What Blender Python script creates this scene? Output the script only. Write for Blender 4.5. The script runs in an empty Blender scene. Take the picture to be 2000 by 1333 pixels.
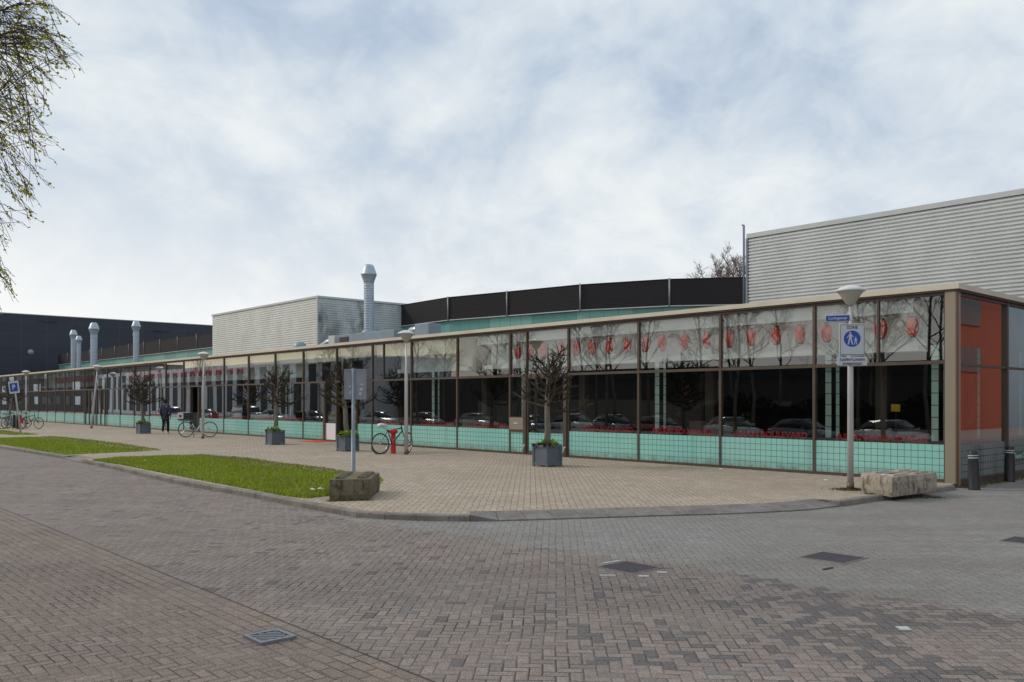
import bpy, math, random
from mathutils import Vector, Matrix
PI = math.pi
R = math.radians
SC = bpy.context.scene

# ------------------------------------------------------------------ camera
F = 1683.0            # focal length in photograph pixels (2000 wide)
CH = 1.65             # eye height
HZ = 784.0            # horizon row
cam = bpy.data.cameras.new('camera'); camo = bpy.data.objects.new('camera', cam)
SC.collection.objects.link(camo)
camo.location = (0, 0, CH); camo.rotation_euler = (R(90), 0, 0)
cam.sensor_width = 36; cam.lens = F / 2000 * 36
cam.shift_y = (HZ - 666.5) / 2000
cam.clip_start = 0.1; cam.clip_end = 2000
SC.camera = camo

# ------------------------------------------------------------------ sky, sun, exposure
SUN_EL, SUN_AZ = R(36), R(-78)       # azimuth from +Y, negative = to the left
W = bpy.data.worlds.new('World'); SC.world = W; W.use_nodes = True
nt = W.node_tree; nt.nodes.clear()
def wn(t, **k):
    n = nt.nodes.new(t)
    for a, b in k.items(): setattr(n, a, b)
    return n
def wm(op, a, b=None, c=None):
    n = wn('ShaderNodeMath', operation=op)
    for i, v in enumerate((a, b, c)):
        if v is None: continue
        if isinstance(v, (int, float)): n.inputs[i].default_value = v
        else: nt.links.new(v, n.inputs[i])
    return n.outputs[0]
tc = wn('ShaderNodeTexCoord'); sep = wn('ShaderNodeSeparateXYZ'); nt.links.new(tc.outputs['Generated'], sep.inputs[0])
sky = wn('ShaderNodeTexSky', sky_type='NISHITA', sun_disc=False, sun_elevation=SUN_EL, sun_rotation=SUN_AZ)
dx, dy, dz = sep.outputs
zz = wm('ADD', wm('MAXIMUM', dz, 0.0), 0.55)
cx = wn('ShaderNodeCombineXYZ'); nt.links.new(wm('DIVIDE', dx, zz), cx.inputs[0]); nt.links.new(wm('DIVIDE', dy, zz), cx.inputs[1])
def wnoise(scale, det, rough, dist=0.0, off=0.0):
    mp = wn('ShaderNodeMapping'); mp.inputs['Location'].default_value = (off, off * .7, 0); mp.inputs['Scale'].default_value = (1.05, .95, 1)
    nt.links.new(cx.outputs[0], mp.inputs[0])
    n = wn('ShaderNodeTexNoise'); n.inputs['Scale'].default_value = scale; n.inputs['Detail'].default_value = det
    n.inputs['Roughness'].default_value = rough; n.inputs['Distortion'].default_value = dist
    nt.links.new(mp.outputs[0], n.inputs['Vector']); return n.outputs['Fac']
def wramp(fac, els):
    r = wn('ShaderNodeValToRGB'); nt.links.new(fac, r.inputs[0]); cr = r.color_ramp
    while len(cr.elements) < len(els): cr.elements.new(.5)
    for e, (p, c) in zip(cr.elements, els): e.position = p; e.color = (*c, 1) if len(c) == 3 else c
    return r.outputs[0]
def wmix(f, a, b):
    m = wn('ShaderNodeMix', data_type='RGBA')
    if isinstance(f, float): m.inputs[0].default_value = f
    else: nt.links.new(f, m.inputs[0])
    for i, v in ((6, a), (7, b)):
        if isinstance(v, tuple): m.inputs[i].default_value = (*v, 1)
        else: nt.links.new(v, m.inputs[i])
    return m.outputs[2]
n1 = wnoise(2.5, 5, .52, .45, 5.3); n2 = wnoise(8.5, 8, .6, .35, 9.1)
nn = wm('ADD', wm('MULTIPLY', n1, .66), wm('MULTIPLY', n2, .34))
cloud = wramp(nn, [(.36, (4.7, 5.7, 7.0)), (.43, (5.5, 6.4, 7.5)), (.49, (6.6, 7.35, 8.1)), (.56, (7.8, 8.35, 8.7)), (.64, (8.8, 9.15, 9.1))])
cover = wramp(nn, [(.36, (.86, .86, .86)), (.44, (1, 1, 1))])
skyb = wn('ShaderNodeVectorMath', operation='SCALE'); nt.links.new(sky.outputs[0], skyb.inputs[0]); skyb.inputs['Scale'].default_value = 1.3
col = wmix(cover, skyb.outputs[0], cloud)
low = wm('SUBTRACT', 1.0, wm('MULTIPLY', wm('MAXIMUM', dz, 0.0), 2.9))
lowf = wm('POWER', wm('MAXIMUM', low, 0.0), 1.3)
left = wm('ADD', .60, wm('MULTIPLY', dx, -1.25))
col = wmix(wm('MINIMUM', wm('MAXIMUM', wm('MULTIPLY', lowf, left), 0.0), 1.0), col, (10.2, 10.2, 9.9))
wl_ = wm('MULTIPLY', wm('MINIMUM', wm('MAXIMUM', wm('MULTIPLY', wm('SUBTRACT', wm('MULTIPLY', dx, -1.0), .60), 3.2), 0.0), 1.0), wm('MINIMUM', wm('MAXIMUM', wm('ADD', wm('MULTIPLY', dy, 3.4), -.05), .12), 1.0))    # warm glow low in the west, left of the frame
wh_ = wm('MAXIMUM', wm('SUBTRACT', 1.0, wm('MULTIPLY', wm('MAXIMUM', dz, 0.0), 2.2)), 0.0)
col = wmix(wm('MULTIPLY', wm('MULTIPLY', wl_, wh_), .9), col, (11.0, 8.9, 6.2))
bg = wn('ShaderNodeBackground'); bg.inputs[1].default_value = 0.1
nt.links.new(col, bg.inputs[0]); ow = wn('ShaderNodeOutputWorld'); nt.links.new(bg.outputs[0], ow.inputs[0])

sun = bpy.data.lights.new('sun', 'SUN'); sun.energy = 1.5; sun.angle = R(12); sun.color = (1, .92, .80)
suno = bpy.data.objects.new('sun', sun); SC.collection.objects.link(suno)
sd = Vector((math.sin(SUN_AZ) * math.cos(SUN_EL), math.cos(SUN_AZ) * math.cos(SUN_EL), math.sin(SUN_EL)))
suno.rotation_euler = sd.to_track_quat('Z', 'Y').to_euler()
SC.view_settings.view_transform = 'Standard'; SC.view_settings.look = 'None'
SC.view_settings.exposure = 0.0; SC.view_settings.gamma = 1.0; SC.view_settings.use_curve_mapping = False

# ------------------------------------------------------------------ frames of reference
C0 = Vector((8.89, 17.33, 0)); D1 = Vector((-.6698, .7426, 0)); D2 = Vector((.7424, .6699, 0)); UP = Vector((0, 0, 1))
def FP(s, t, z=0.0): return C0 + D1 * s + D2 * t + UP * z       # s along the front, t behind it (negative = street side)
def G(px, py, z=0.0):                                            # ground point seen at a photograph pixel
    Y = (CH - z) * F / (py - HZ); return Vector(((px - 1000) / F * Y, Y, z))
def AT(px, py, Y): return Vector(((px - 1000) / F * Y, Y, CH + (HZ - py) / F * Y))
ROADZ = -0.08
FROT = math.atan2(D1.y, D1.x)

# ------------------------------------------------------------------ object helpers
class MB:
    def __init__(s): s.v = []; s.f = []; s.sm = []
    def add(s, vs, fs, smooth=False):
        o = len(s.v); s.v += [Vector(v) for v in vs]; s.f += [tuple(o + i for i in f) for f in fs]; s.sm += [smooth] * len(fs); return s
    def obox(s, c, ax, ay, az, hx, hy, hz):
        vs = [c + ax * (hx * i) + ay * (hy * j) + az * (hz * k) for k in (-1, 1) for j in (-1, 1) for i in (-1, 1)]
        return s.add(vs, [(0, 2, 3, 1), (4, 5, 7, 6), (0, 1, 5, 4), (2, 6, 7, 3), (0, 4, 6, 2), (1, 3, 7, 5)])
    def box(s, x0, x1, y0, y1, z0, z1):
        return s.obox(Vector(((x0 + x1) / 2, (y0 + y1) / 2, (z0 + z1) / 2)), Vector((1, 0, 0)), Vector((0, 1, 0)), UP, (x1 - x0) / 2, (y1 - y0) / 2, (z1 - z0) / 2)
    def fbox(s, s0, s1, t0, t1, z0, z1):
        return s.obox(FP((s0 + s1) / 2, (t0 + t1) / 2, (z0 + z1) / 2), D1, D2, UP, abs(s1 - s0) / 2, abs(t1 - t0) / 2, abs(z1 - z0) / 2)
    def quad(s, a, b, c, d, smooth=False): return s.add([a, b, c, d], [(0, 1, 2, 3)], smooth)
    def tube(s, pts, rad, n=8, cap=True, smooth=True):
        pts = [Vector(p) for p in pts]; m = len(pts)
        if not isinstance(rad, (list, tuple)): rad = [rad] * m
        vs = []; up = None
        for i, p in enumerate(pts):
            d = (pts[min(i + 1, m - 1)] - pts[max(i - 1, 0)])
            d = d.normalized() if d.length > 1e-9 else UP.copy()
            if up is None: up = d.orthogonal().normalized()
            up = up - d * up.dot(d)
            up = up.normalized() if up.length > 1e-6 else d.orthogonal().normalized()
            w = d.cross(up)
            for k in range(n):
                a = 2 * PI * k / n; vs.append(p + (up * math.cos(a) + w * math.sin(a)) * rad[i])
        fs = [(i * n + k, i * n + (k + 1) % n, (i + 1) * n + (k + 1) % n, (i + 1) * n + k) for i in range(m - 1) for k in range(n)]
        if cap: fs += [tuple(range(n))[::-1], tuple((m - 1) * n + k for k in range(n))]
        return s.add(vs, fs, smooth)
    def lathe(s, c, prof, n=20, smooth=True, axis=None):
        c = Vector(c); axis = axis or UP; a1 = axis.orthogonal().normalized(); a2 = axis.cross(a1); vs = []
        for r, z in prof:
            for k in range(n):
                a = 2 * PI * k / n; vs.append(c + a1 * (math.cos(a) * r) + a2 * (math.sin(a) * r) + axis * z)
        m = len(prof)
        fs = [(i * n + k, i * n + (k + 1) % n, (i + 1) * n + (k + 1) % n, (i + 1) * n + k) for i in range(m - 1) for k in range(n)]
        fs += [tuple(range(n))[::-1], tuple((m - 1) * n + k for k in range(n))]
        return s.add(vs, fs, smooth)
    def loft(s, rings, smooth=False):
        n = len(rings[0]); vs = [p for r in rings for p in r]; m = len(rings)
        fs = [(i * n + k, i * n + (k + 1) % n, (i + 1) * n + (k + 1) % n, (i + 1) * n + k) for i in range(m - 1) for k in range(n)]
        fs += [tuple(range(n))[::-1], tuple((m - 1) * n + k for k in range(n))]
        return s.add(vs, fs, smooth)
    def prism(s, pts, z0, z1):
        n = len(pts); vs = [Vector((p[0], p[1], z0)) for p in pts] + [Vector((p[0], p[1], z1)) for p in pts]
        return s.add(vs, [tuple(range(n))[::-1], tuple(range(n, 2 * n))] + [(k, (k + 1) % n, n + (k + 1) % n, n + k) for k in range(n)])
    def disc(s, c, u, v, r, n=24, th=0):
        c = Vector(c); return s.add([c + (u * math.cos(2 * PI * k / n) + v * math.sin(2 * PI * k / n)) * r for k in range(n)], [tuple(range(n))])
    def torus(s, c, axis, R0, r, n=24, m=6, a0=0, a1=2 * PI, ref=None):
        axis = axis.normalized(); u = (ref or axis.orthogonal()).normalized(); w = axis.cross(u); full = abs(a1 - a0 - 2 * PI) < 1e-6
        pts = [Vector(c) + (u * math.cos(a0 + (a1 - a0) * k / n) + w * math.sin(a0 + (a1 - a0) * k / n)) * R0 for k in range(n + 1)]
        return s.tube(pts, r, m, not full)
    def build(s, name, mat, parent=None, bevel=0.0, recalc=False):
        o0 = ROOTLOC.get(parent.name, Vector((0, 0, 0))) if parent is not None else Vector((0, 0, 0))
        me = bpy.data.meshes.new(name); me.from_pydata([v - o0 for v in s.v], [], s.f)
        me.polygons.foreach_set('use_smooth', s.sm); me.materials.append(mat); me.update()
        o = bpy.data.objects.new(name, me); SC.collection.objects.link(o)
        if parent is not None:
            o.parent = parent; ROOTLOC[o.name] = o0
        if bevel: b = o.modifiers.new('bevel', 'BEVEL'); b.width = bevel; b.segments = 2; b.limit_method = 'ANGLE'
        return o
ROOTLOC = {}
def thing(name, label, cat, loc=(0, 0, 0), group=None):
    o = bpy.data.objects.new(name, None); SC.collection.objects.link(o); o.location = loc; o.empty_display_size = .2
    ROOTLOC[o.name] = Vector(loc); tag(o, label, cat, group); return o
def tag(o, label, cat, group=None):
    o['label'] = label; o['category'] = cat
    if group: o['group'] = group
    return o
def struct(o, kind='structure'): o['kind'] = kind; return o
def copy_tree(o, parent=None):
    c = o.copy(); SC.collection.objects.link(c)
    if parent is not None: c.parent = parent
    for ch in list(o.children): copy_tree(ch, c)
    return c
ORD = ['first', 'second', 'third', 'fourth', 'fifth', 'sixth', 'seventh', 'eighth', 'ninth', 'tenth', 'eleventh', 'twelfth', 'thirteenth', 'fourteenth', 'fifteenth', 'sixteenth', 'seventeenth', 'eighteenth', 'nineteenth', 'twentieth', 'twenty-first', 'twenty-second', 'twenty-third', 'twenty-fourth', 'twenty-fifth', 'twenty-sixth', 'twenty-seventh', 'twenty-eighth', 'twenty-ninth', 'thirtieth', 'thirty-first', 'thirty-second', 'thirty-third', 'thirty-fourth', 'thirty-fifth', 'thirty-sixth', 'thirty-seventh', 'thirty-eighth']

# ------------------------------------------------------------------ materials
class NT:
    def __init__(s, name):
        s.m = bpy.data.materials.new(name); s.m.use_nodes = True; s.t = s.m.node_tree; s.t.nodes.clear()
        s.out = s.t.nodes.new('ShaderNodeOutputMaterial')
    def n(s, t, **k):
        x = s.t.nodes.new(t)
        for a, b in k.items(): setattr(x, a, b)
        return x
    def set(s, inp, v):
        if isinstance(v, bpy.types.NodeSocket): s.t.links.new(v, inp)
        elif isinstance(v, tuple) and len(v) == 3 and inp.type == 'RGBA': inp.default_value = (*v, 1)
        else: inp.default_value = v
    def M(s, op, a, b=None, c=None):
        x = s.n('ShaderNodeMath', operation=op)
        for i, v in enumerate((a, b, c)):
            if v is not None: s.set(x.inputs[i], v)
        return x.outputs[0]
    def obj(s):
        if not hasattr(s, '_o'): s._o = s.n('ShaderNodeTexCoord').outputs['Object']
        return s._o
    def map(s, scale=(1, 1, 1), rot=(0, 0, 0), loc=(0, 0, 0), vec=None):
        x = s.n('ShaderNodeMapping'); x.inputs['Scale'].default_value = scale; x.inputs['Rotation'].default_value = rot; x.inputs['Location'].default_value = loc
        s.set(x.inputs[0], vec or s.obj()); return x.outputs[0]
    def noise(s, scale, det=4, rough=.5, vec=None, dist=0.0):
        x = s.n('ShaderNodeTexNoise'); x.inputs['Scale'].default_value = scale; x.inputs['Detail'].default_value = det
        x.inputs['Roughness'].default_value = rough; x.inputs['Distortion'].default_value = dist; s.set(x.inputs['Vector'], vec or s.obj()); return x.outputs['Fac']
    def ramp(s, f, els, mode='LINEAR'):
        r = s.n('ShaderNodeValToRGB'); s.set(r.inputs[0], f); cr = r.color_ramp; cr.interpolation = mode
        while len(cr.elements) < len(els): cr.elements.new(.5)
        for e, (p, c) in zip(cr.elements, els):
            e.position = p; e.color = (c, c, c, 1) if isinstance(c, (int, float)) else (*c, 1)
        return r.outputs[0]
    def mix(s, f, a, b, mode='MIX'):
        m = s.n('ShaderNodeMix', data_type='RGBA', blend_type=mode); s.set(m.inputs[0], f); s.set(m.inputs[6], a); s.set(m.inputs[7], b); return m.outputs[2]
    def sstep(s, v, a, b):
        x = s.n('ShaderNodeMapRange', interpolation_type='SMOOTHSTEP'); s.set(x.inputs[0], v); x.inputs[1].default_value = a; x.inputs[2].default_value = b; return x.outputs[0]
    def xyz(s, v=None):
        x = s.n('ShaderNodeSeparateXYZ'); s.set(x.inputs[0], v or s.obj()); return x.outputs
    def bump(s, h, strength=.5, dist=.01):
        b = s.n('ShaderNodeBump'); b.inputs['Strength'].default_value = strength; b.inputs['Distance'].default_value = dist; s.set(b.inputs['Height'], h); return b.outputs[0]
    def bsdf(s, col, rough=.6, metal=0.0, normal=None, spec=.5, **k):
        p = s.n('ShaderNodeBsdfPrincipled'); s.set(p.inputs['Base Color'], col); s.set(p.inputs['Roughness'], rough); s.set(p.inputs['Metallic'], metal)
        p.inputs['Specular IOR Level'].default_value = spec
        if normal is not None: s.set(p.inputs['Normal'], normal)
        for a, b in k.items(): s.set(p.inputs[a.replace('_', ' ')], b)
        s.t.links.new(p.outputs[0], s.out.inputs[0]); return s.m
def simple(name, col, rough=.6, metal=0.0, var=.12, scale=6, bump=0.0, spec=.5):
    n = NT(name); f = n.noise(scale, 5, .6)
    c = n.mix(n.ramp(f, [(.3, 0), (.7, 1)]), tuple(x * (1 - var) for x in col), tuple(min(x * (1 + var), 1) for x in col))
    nm = n.bump(n.noise(scale * 8, 4), .3, bump) if bump else None
    return n.bsdf(c, rough, metal, nm, spec)

def herring(n, vec, bw):
    """herringbone of 2:1 pavers; returns joint distance, brick random, second random, brick position x, y"""
    dn = n.n('ShaderNodeTexNoise'); dn.inputs['Scale'].default_value = 1.3; dn.inputs['Detail'].default_value = 3; n.set(dn.inputs['Vector'], n.obj())
    vm = n.n('ShaderNodeVectorMath', operation='SUBTRACT'); n.set(vm.inputs[0], dn.outputs['Color']); vm.inputs[1].default_value = (.5, .5, .5)
    vs = n.n('ShaderNodeVectorMath', operation='SCALE'); n.set(vs.inputs[0], vm.outputs[0]); vs.inputs['Scale'].default_value = .045
    va = n.n('ShaderNodeVectorMath', operation='ADD'); n.set(va.inputs[0], vec); n.set(va.inputs[1], vs.outputs[0])
    sx = n.xyz(va.outputs[0]); x = n.M('DIVIDE', sx[0], bw); y = n.M('DIVIDE', sx[1], bw)
    i = n.M('FLOOR', x); j = n.M('FLOOR', y); k = n.M('FLOORED_MODULO', n.M('SUBTRACT', i, j), 4.0)
    isH = n.M('LESS_THAN', k, 1.5); isV = n.M('SUBTRACT', 1.0, isH)
    oH = n.M('COMPARE', k, 1.0, .3); oV = n.M('COMPARE', k, 2.0, .3)
    fx = n.M('SUBTRACT', x, i); fy = n.M('SUBTRACT', y, j)
    u = n.M('ADD', n.M('MULTIPLY', isH, n.M('ADD', fx, oH)), n.M('MULTIPLY', isV, n.M('ADD', fy, oV)))
    v = n.M('ADD', n.M('MULTIPLY', isH, fy), n.M('MULTIPLY', isV, fx))
    e = n.M('MINIMUM', n.M('MINIMUM', u, n.M('SUBTRACT', 2.0, u)), n.M('MINIMUM', v, n.M('SUBTRACT', 1.0, v)))
    bx = n.M('SUBTRACT', i, oH); by = n.M('SUBTRACT', j, oV)
    cv = n.n('ShaderNodeCombineXYZ'); n.set(cv.inputs[0], bx); n.set(cv.inputs[1], by); n.set(cv.inputs[2], isH)
    wn_ = n.n('ShaderNodeTexWhiteNoise', noise_dimensions='3D'); n.set(wn_.inputs['Vector'], cv.outputs[0])
    wc = n.xyz(wn_.outputs['Color'])
    return e, wn_.outputs['Value'], wc[1], n.M('MULTIPLY', bx, bw), n.M('MULTIPLY', by, bw)

def road_material():
    n = NT('road_pavers'); bw = .086
    # axes at 45 degrees to the front for the carriageway, parallel to it for the parking strip nearest the camera
    a45 = FROT - PI / 4
    rA = n.map(rot=(0, 0, -(a45 - PI / 2)))
    eA, r1, r2, bx, by = herring(n, rA, bw)
    rC = n.map(rot=(0, 0, -FROT), loc=(0.03, .02, 0))
    eC, q1, q2, qx, qy = herring(n, rC, bw)
    X, Y, Z = n.xyz()
    th = (a45 - PI / 2); cx_, sx_ = math.cos(th), math.sin(th)
    BX = n.M('SUBTRACT', n.M('MULTIPLY', bx, cx_), n.M('MULTIPLY', by, sx_)); BY = n.M('ADD', n.M('MULTIPLY', bx, sx_), n.M('MULTIPLY', by, cx_))
    # newer grey pavers towards the plaza: the edge follows whole bricks
    vB = n.M('ADD', BY, n.M('MULTIPLY', BX, .88))
    wob = n.n('ShaderNodeCombineXYZ'); n.set(wob.inputs[0], BX); n.set(wob.inputs[1], BY)
    wobn = n.noise(.9, 2, .5, wob.outputs[0])
    vB = n.M('ADD', vB, n.M('MULTIPLY', n.M('SUBTRACT', wobn, .5), .9))
    isB = n.M('MULTIPLY', n.M('GREATER_THAN', vB, 10.45), n.M('GREATER_THAN', BX, -2.9))
    w = n.M('ADD', n.M('MULTIPLY', X, D2.x), n.M('MULTIPLY', Y, D2.y))
    isC = n.M('LESS_THAN', w, 3.2)
    big = n.noise(.35, 4, .55); mid = n.noise(1.7, 5, .6); grit = n.noise(70, 4, .8); grit2 = n.noise(150, 3, .85)
    # colours
    cA = n.ramp(r1, [(0, (.222, .178, .158)), (.5, (.262, .212, .19)), (1, (.31, .256, .232))])
    cA = n.mix(n.M('GREATER_THAN', r2, .955), cA, (.19, .17, .168))
    dens = n.M('ADD', n.M('MULTIPLY', n.sstep(n.M('SUBTRACT', n.M('ADD', X, 0.0), n.M('MULTIPLY', Y, .35)), -2.6, .8), n.sstep(n.noise(.9, 3, .5), .42, .58)), 0.0)
    dark = n.M('LESS_THAN', r2, n.M('ADD', .035, n.M('MULTIPLY', dens, .62)))
    near = n.M('MULTIPLY', n.M('LESS_THAN', n.M('ABSOLUTE', n.M('SUBTRACT', w, 5.2)), 4), 1.0)
    cA = n.mix(n.M('MULTIPLY', dark, n.M('MULTIPLY', near, .9)), cA, (.082, .078, .088))
    cB = n.ramp(r1, [(0, (.225, .225, .22)), (1, (.29, .288, .278))])
    cC = n.ramp(q1, [(0, (.19, .142, .115)), (.6, (.232, .176, .145)), (1, (.28, .216, .18))])
    col = n.mix(isB, cA, cB)
    # rows of the gutter run along the line
    t_ = n.M('ADD', n.M('MULTIPLY', X, D1.x), n.M('MULTIPLY', Y, D1.y))
    row = n.M('DIVIDE', n.M('SUBTRACT', 3.2, w), .105); rj = n.M('FLOOR', row); rf = n.M('SUBTRACT', row, rj)
    sh = n.M('ADD', n.M('DIVIDE', t_, .21), n.M('MULTIPLY', rj, .5)); sf = n.M('FRACT', sh)
    eG = n.M('MINIMUM', n.M('MINIMUM', rf, n.M('SUBTRACT', 1.0, rf)), n.M('MULTIPLY', n.M('MINIMUM', sf, n.M('SUBTRACT', 1.0, sf)), 2.0))
    isG = n.M('MULTIPLY', isC, n.M('GREATER_THAN', w, 3.2 - .42))
    gv = n.n('ShaderNodeCombineXYZ'); n.set(gv.inputs[0], rj); n.set(gv.inputs[1], n.M('FLOOR', sh))
    gw = n.n('ShaderNodeTexWhiteNoise', noise_dimensions='2D'); n.set(gw.inputs['Vector'], gv.outputs[0])
    cG = n.ramp(gw.outputs['Value'], [(0, (.19, .14, .112)), (1, (.27, .205, .165))])
    cC = n.mix(isG, cC, cG)
    col = n.mix(isC, col, cC)
    edge = n.mix(isC, eA, n.mix(isG, eC, eG))
    # dirt, wear and grit
    col = n.mix(n.ramp(big, [(.35, 0), (.7, .38)]), col, (.17, .138, .122))
    trk = n.noise(.9, 4, .6, n.map(rot=(0, 0, -FROT), scale=(.12, 1.3, 1)))
    col = n.mix(n.ramp(trk, [(.46, 0), (.66, .34)]), col, (.135, .112, .10))
    col = n.mix(n.ramp(mid, [(.60, 0), (.72, .30)]), col, (.40, .35, .30))
    col = n.mix(n.ramp(grit, [(.44, 0), (.60, .8)]), col, n.mix(1.0, col, (.40, .38, .37), 'MULTIPLY'))
    col = n.mix(n.ramp(grit2, [(.53, 0), (.66, .75)]), col, (.58, .52, .47))
    lw = n.M('ABSOLUTE', n.M('SUBTRACT', w, 3.2))
    jw = n.M('MULTIPLY', n.ramp(n.noise(1.4, 5, .65), [(.38, .25), (.62, 1.0)]), n.ramp(n.M('ADD', n.M('MULTIPLY', X, .05), n.M('MULTIPLY', n.noise(.5, 2), 1.0)), [(.45, 1.0), (.8, .72)]))
    wide = n.M('ADD', .035, n.M('MULTIPLY', n.noise(1.1, 3), .10))
    g = n.M('SUBTRACT', 1.0, n.M('DIVIDE', n.M('MINIMUM', edge, wide), wide))
    gm = n.M('MULTIPLY', n.sstep(g, .18, .5), jw)
    gline = n.M('SUBTRACT', 1.0, n.sstep(lw, .004, .016))
    gm = n.M('MAXIMUM', gm, n.M('MULTIPLY', gline, .9))
    jc = n.mix(n.sstep(n.noise(.8, 4, .6), .52, .62), (.034, .029, .026), (.055, .056, .026))
    jc = n.mix(isB, jc, (.12, .105, .08))
    col = n.mix(gm, col, jc)
    h = n.M('ADD', n.M('MULTIPLY', n.sstep(edge, 0.0, .16), 1.0), n.M('ADD', n.M('MULTIPLY', grit, .35), n.M('MULTIPLY', n.mix(isC, r1, q1), .35)))
    return n.bsdf(col, n.ramp(grit, [(.3, .72), (.7, .95)]), 0.0, n.bump(h, .9, .006), .35)

def plaza_material():
    n = NT('plaza_pavers'); bw = .103
    v = n.map(rot=(0, 0, -(FROT - PI / 4 - PI / 2 + .03)))
    e, r1, r2, bx, by = herring(n, v, bw)
    big = n.noise(.3, 4, .6); mid = n.noise(1.6, 5, .6); grit = n.noise(60, 4, .75)
    col = n.ramp(r1, [(0, (.375, .305, .235)), (.5, (.43, .355, .28)), (1, (.495, .415, .335))])
    col = n.mix(n.ramp(big, [(.35, .55), (.65, 0)]), col, (.34, .275, .215))
    col = n.mix(n.ramp(mid, [(.55, 0), (.75, .35)]), col, (.58, .51, .41))
    col = n.mix(n.ramp(grit, [(.45, 0), (.7, .45)]), col, n.mix(1.0, col, (.6, .58, .55), 'MULTIPLY'))
    gm = n.M('SUBTRACT', 1.0, n.sstep(e, .02, .10))
    gm = n.M('MULTIPLY', gm, n.ramp(n.noise(1.1, 3, .6), [(.3, .6), (.7, 1)]))
    jc = n.mix(n.sstep(n.noise(.7, 4), .45, .6), (.085, .068, .052), (.10, .10, .05))
    col = n.mix(gm, col, jc)
    h = n.M('ADD', n.sstep(e, 0.0, .14), n.M('MULTIPLY', grit, .3))
    return n.bsdf(col, .85, 0.0, n.bump(h, .7, .005), .3)

def concrete(name, col, stain=(.06, .06, .035), amount=.5, scale=3):
    n = NT(name); a = n.noise(scale, 6, .65); b = n.noise(scale * 6, 5, .7); X, Y, Z = n.xyz()
    c = n.mix(n.ramp(a, [(.35, 0), (.65, 1)]), tuple(x * .75 for x in col), tuple(x * 1.15 for x in col))
    drip = n.noise(scale * 2.2, 5, .7, n.map(scale=(1, 1, .5)))
    c = n.mix(n.ramp(drip, [(.50, 0), (.64, amount)]), c, stain)
    c = n.mix(n.ramp(b, [(.56, 0), (.66, amount * .9)]), c, (.035, .03, .02))
    return n.bsdf(c, .9, 0.0, n.bump(n.M('ADD', a, n.M('MULTIPLY', b, .6)), .5, .008), .3)

def glass_material():
    n = NT('window_glass'); 
    lw = n.n('ShaderNodeFresnel'); lw.inputs['IOR'].default_value = 1.55
    w1 = n.noise(.35, 1, .3); bm = n.bump(w1, .10, .02); n.set(lw.inputs['Normal'], bm)
    tr = n.n('ShaderNodeBsdfTransparent'); tr.inputs[0].default_value = (.90, .95, .93, 1)
    gl = n.n('ShaderNodeBsdfGlossy'); gl.inputs['Roughness'].default_value = .006; gl.inputs['Color'].default_value = (.92, .95, .96, 1); n.set(gl.inputs['Normal'], bm)
    ms = n.n('ShaderNodeMixShader'); n.set(ms.inputs[0], n.M('MINIMUM', n.M('ADD', n.M('MULTIPLY', n.M('ADD', n.M('MULTIPLY', lw.outputs[0], 6.0), 1.35), lw.outputs[0]), .075), .76))
    n.t.links.new(tr.outputs[0], ms.inputs[1]); n.t.links.new(gl.outputs[0], ms.inputs[2]); n.t.links.new(ms.outputs[0], n.out.inputs[0]); return n.m

def tile_material():
    n = NT('teal_back_painted_glass'); X, Y, Z = n.xyz()
    tt = n.M('ADD', n.M('MULTIPLY', X, D1.x), n.M('MULTIPLY', Y, D1.y)); tt2 = n.M('ADD', n.M('MULTIPLY', X, D2.x), n.M('MULTIPLY', Y, D2.y))
    side = n.M('ABSOLUTE', n.n('ShaderNodeNewGeometry') and 0.0)
    def line(v, p):
        f = n.M('FRACT', n.M('DIVIDE', v, p)); return n.M('LESS_THAN', n.M('MINIMUM', f, n.M('SUBTRACT', 1.0, f)), .034)
    ln = n.M('MAXIMUM', line(tt, .142), line(n.M('SUBTRACT', Z, .06), .142))
    f = n.noise(.5, 3, .5); f2 = n.noise(4, 4, .6)
    c = n.mix(n.ramp(f, [(.35, 0), (.65, 1)]), (.25, .57, .51), (.32, .63, .56))
    c = n.mix(n.ramp(f2, [(.55, 0), (.8, .25)]), c, (.36, .58, .50))
    bay = n.noise(.22, 2, .5, n.map(scale=(1, 1, 0))); c = n.mix(n.ramp(bay, [(.42, 0), (.58, .5)]), c, (.33, .56, .53))
    spl = n.M('MULTIPLY', n.M('SUBTRACT', 1.0, n.sstep(Z, .05, .32)), n.ramp(n.noise(5, 5, .7), [(.35, .15), (.65, .85)]))
    c = n.mix(spl, c, (.17, .19, .14)); st = n.noise(3, 5, .7, n.map(scale=(1, 1, .12))); c = n.mix(n.ramp(st, [(.55, 0), (.7, .3)]), c, (.16, .26, .22))
    c = n.mix(ln, c, (.06, .105, .095))
    return n.bsdf(c, .12, 0.0, n.bump(n.noise(.8, 2), .15, .02), .5)
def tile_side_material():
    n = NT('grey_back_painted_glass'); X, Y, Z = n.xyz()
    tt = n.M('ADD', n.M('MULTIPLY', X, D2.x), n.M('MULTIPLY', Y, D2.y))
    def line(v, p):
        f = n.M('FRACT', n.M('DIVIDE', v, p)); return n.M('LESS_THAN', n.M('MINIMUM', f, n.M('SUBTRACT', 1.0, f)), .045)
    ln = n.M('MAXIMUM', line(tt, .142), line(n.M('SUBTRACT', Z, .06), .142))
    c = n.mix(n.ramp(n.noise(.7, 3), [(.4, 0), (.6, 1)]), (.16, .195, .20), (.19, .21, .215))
    return n.bsdf(n.mix(ln, c, (.02, .03, .032)), .12)

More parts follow.
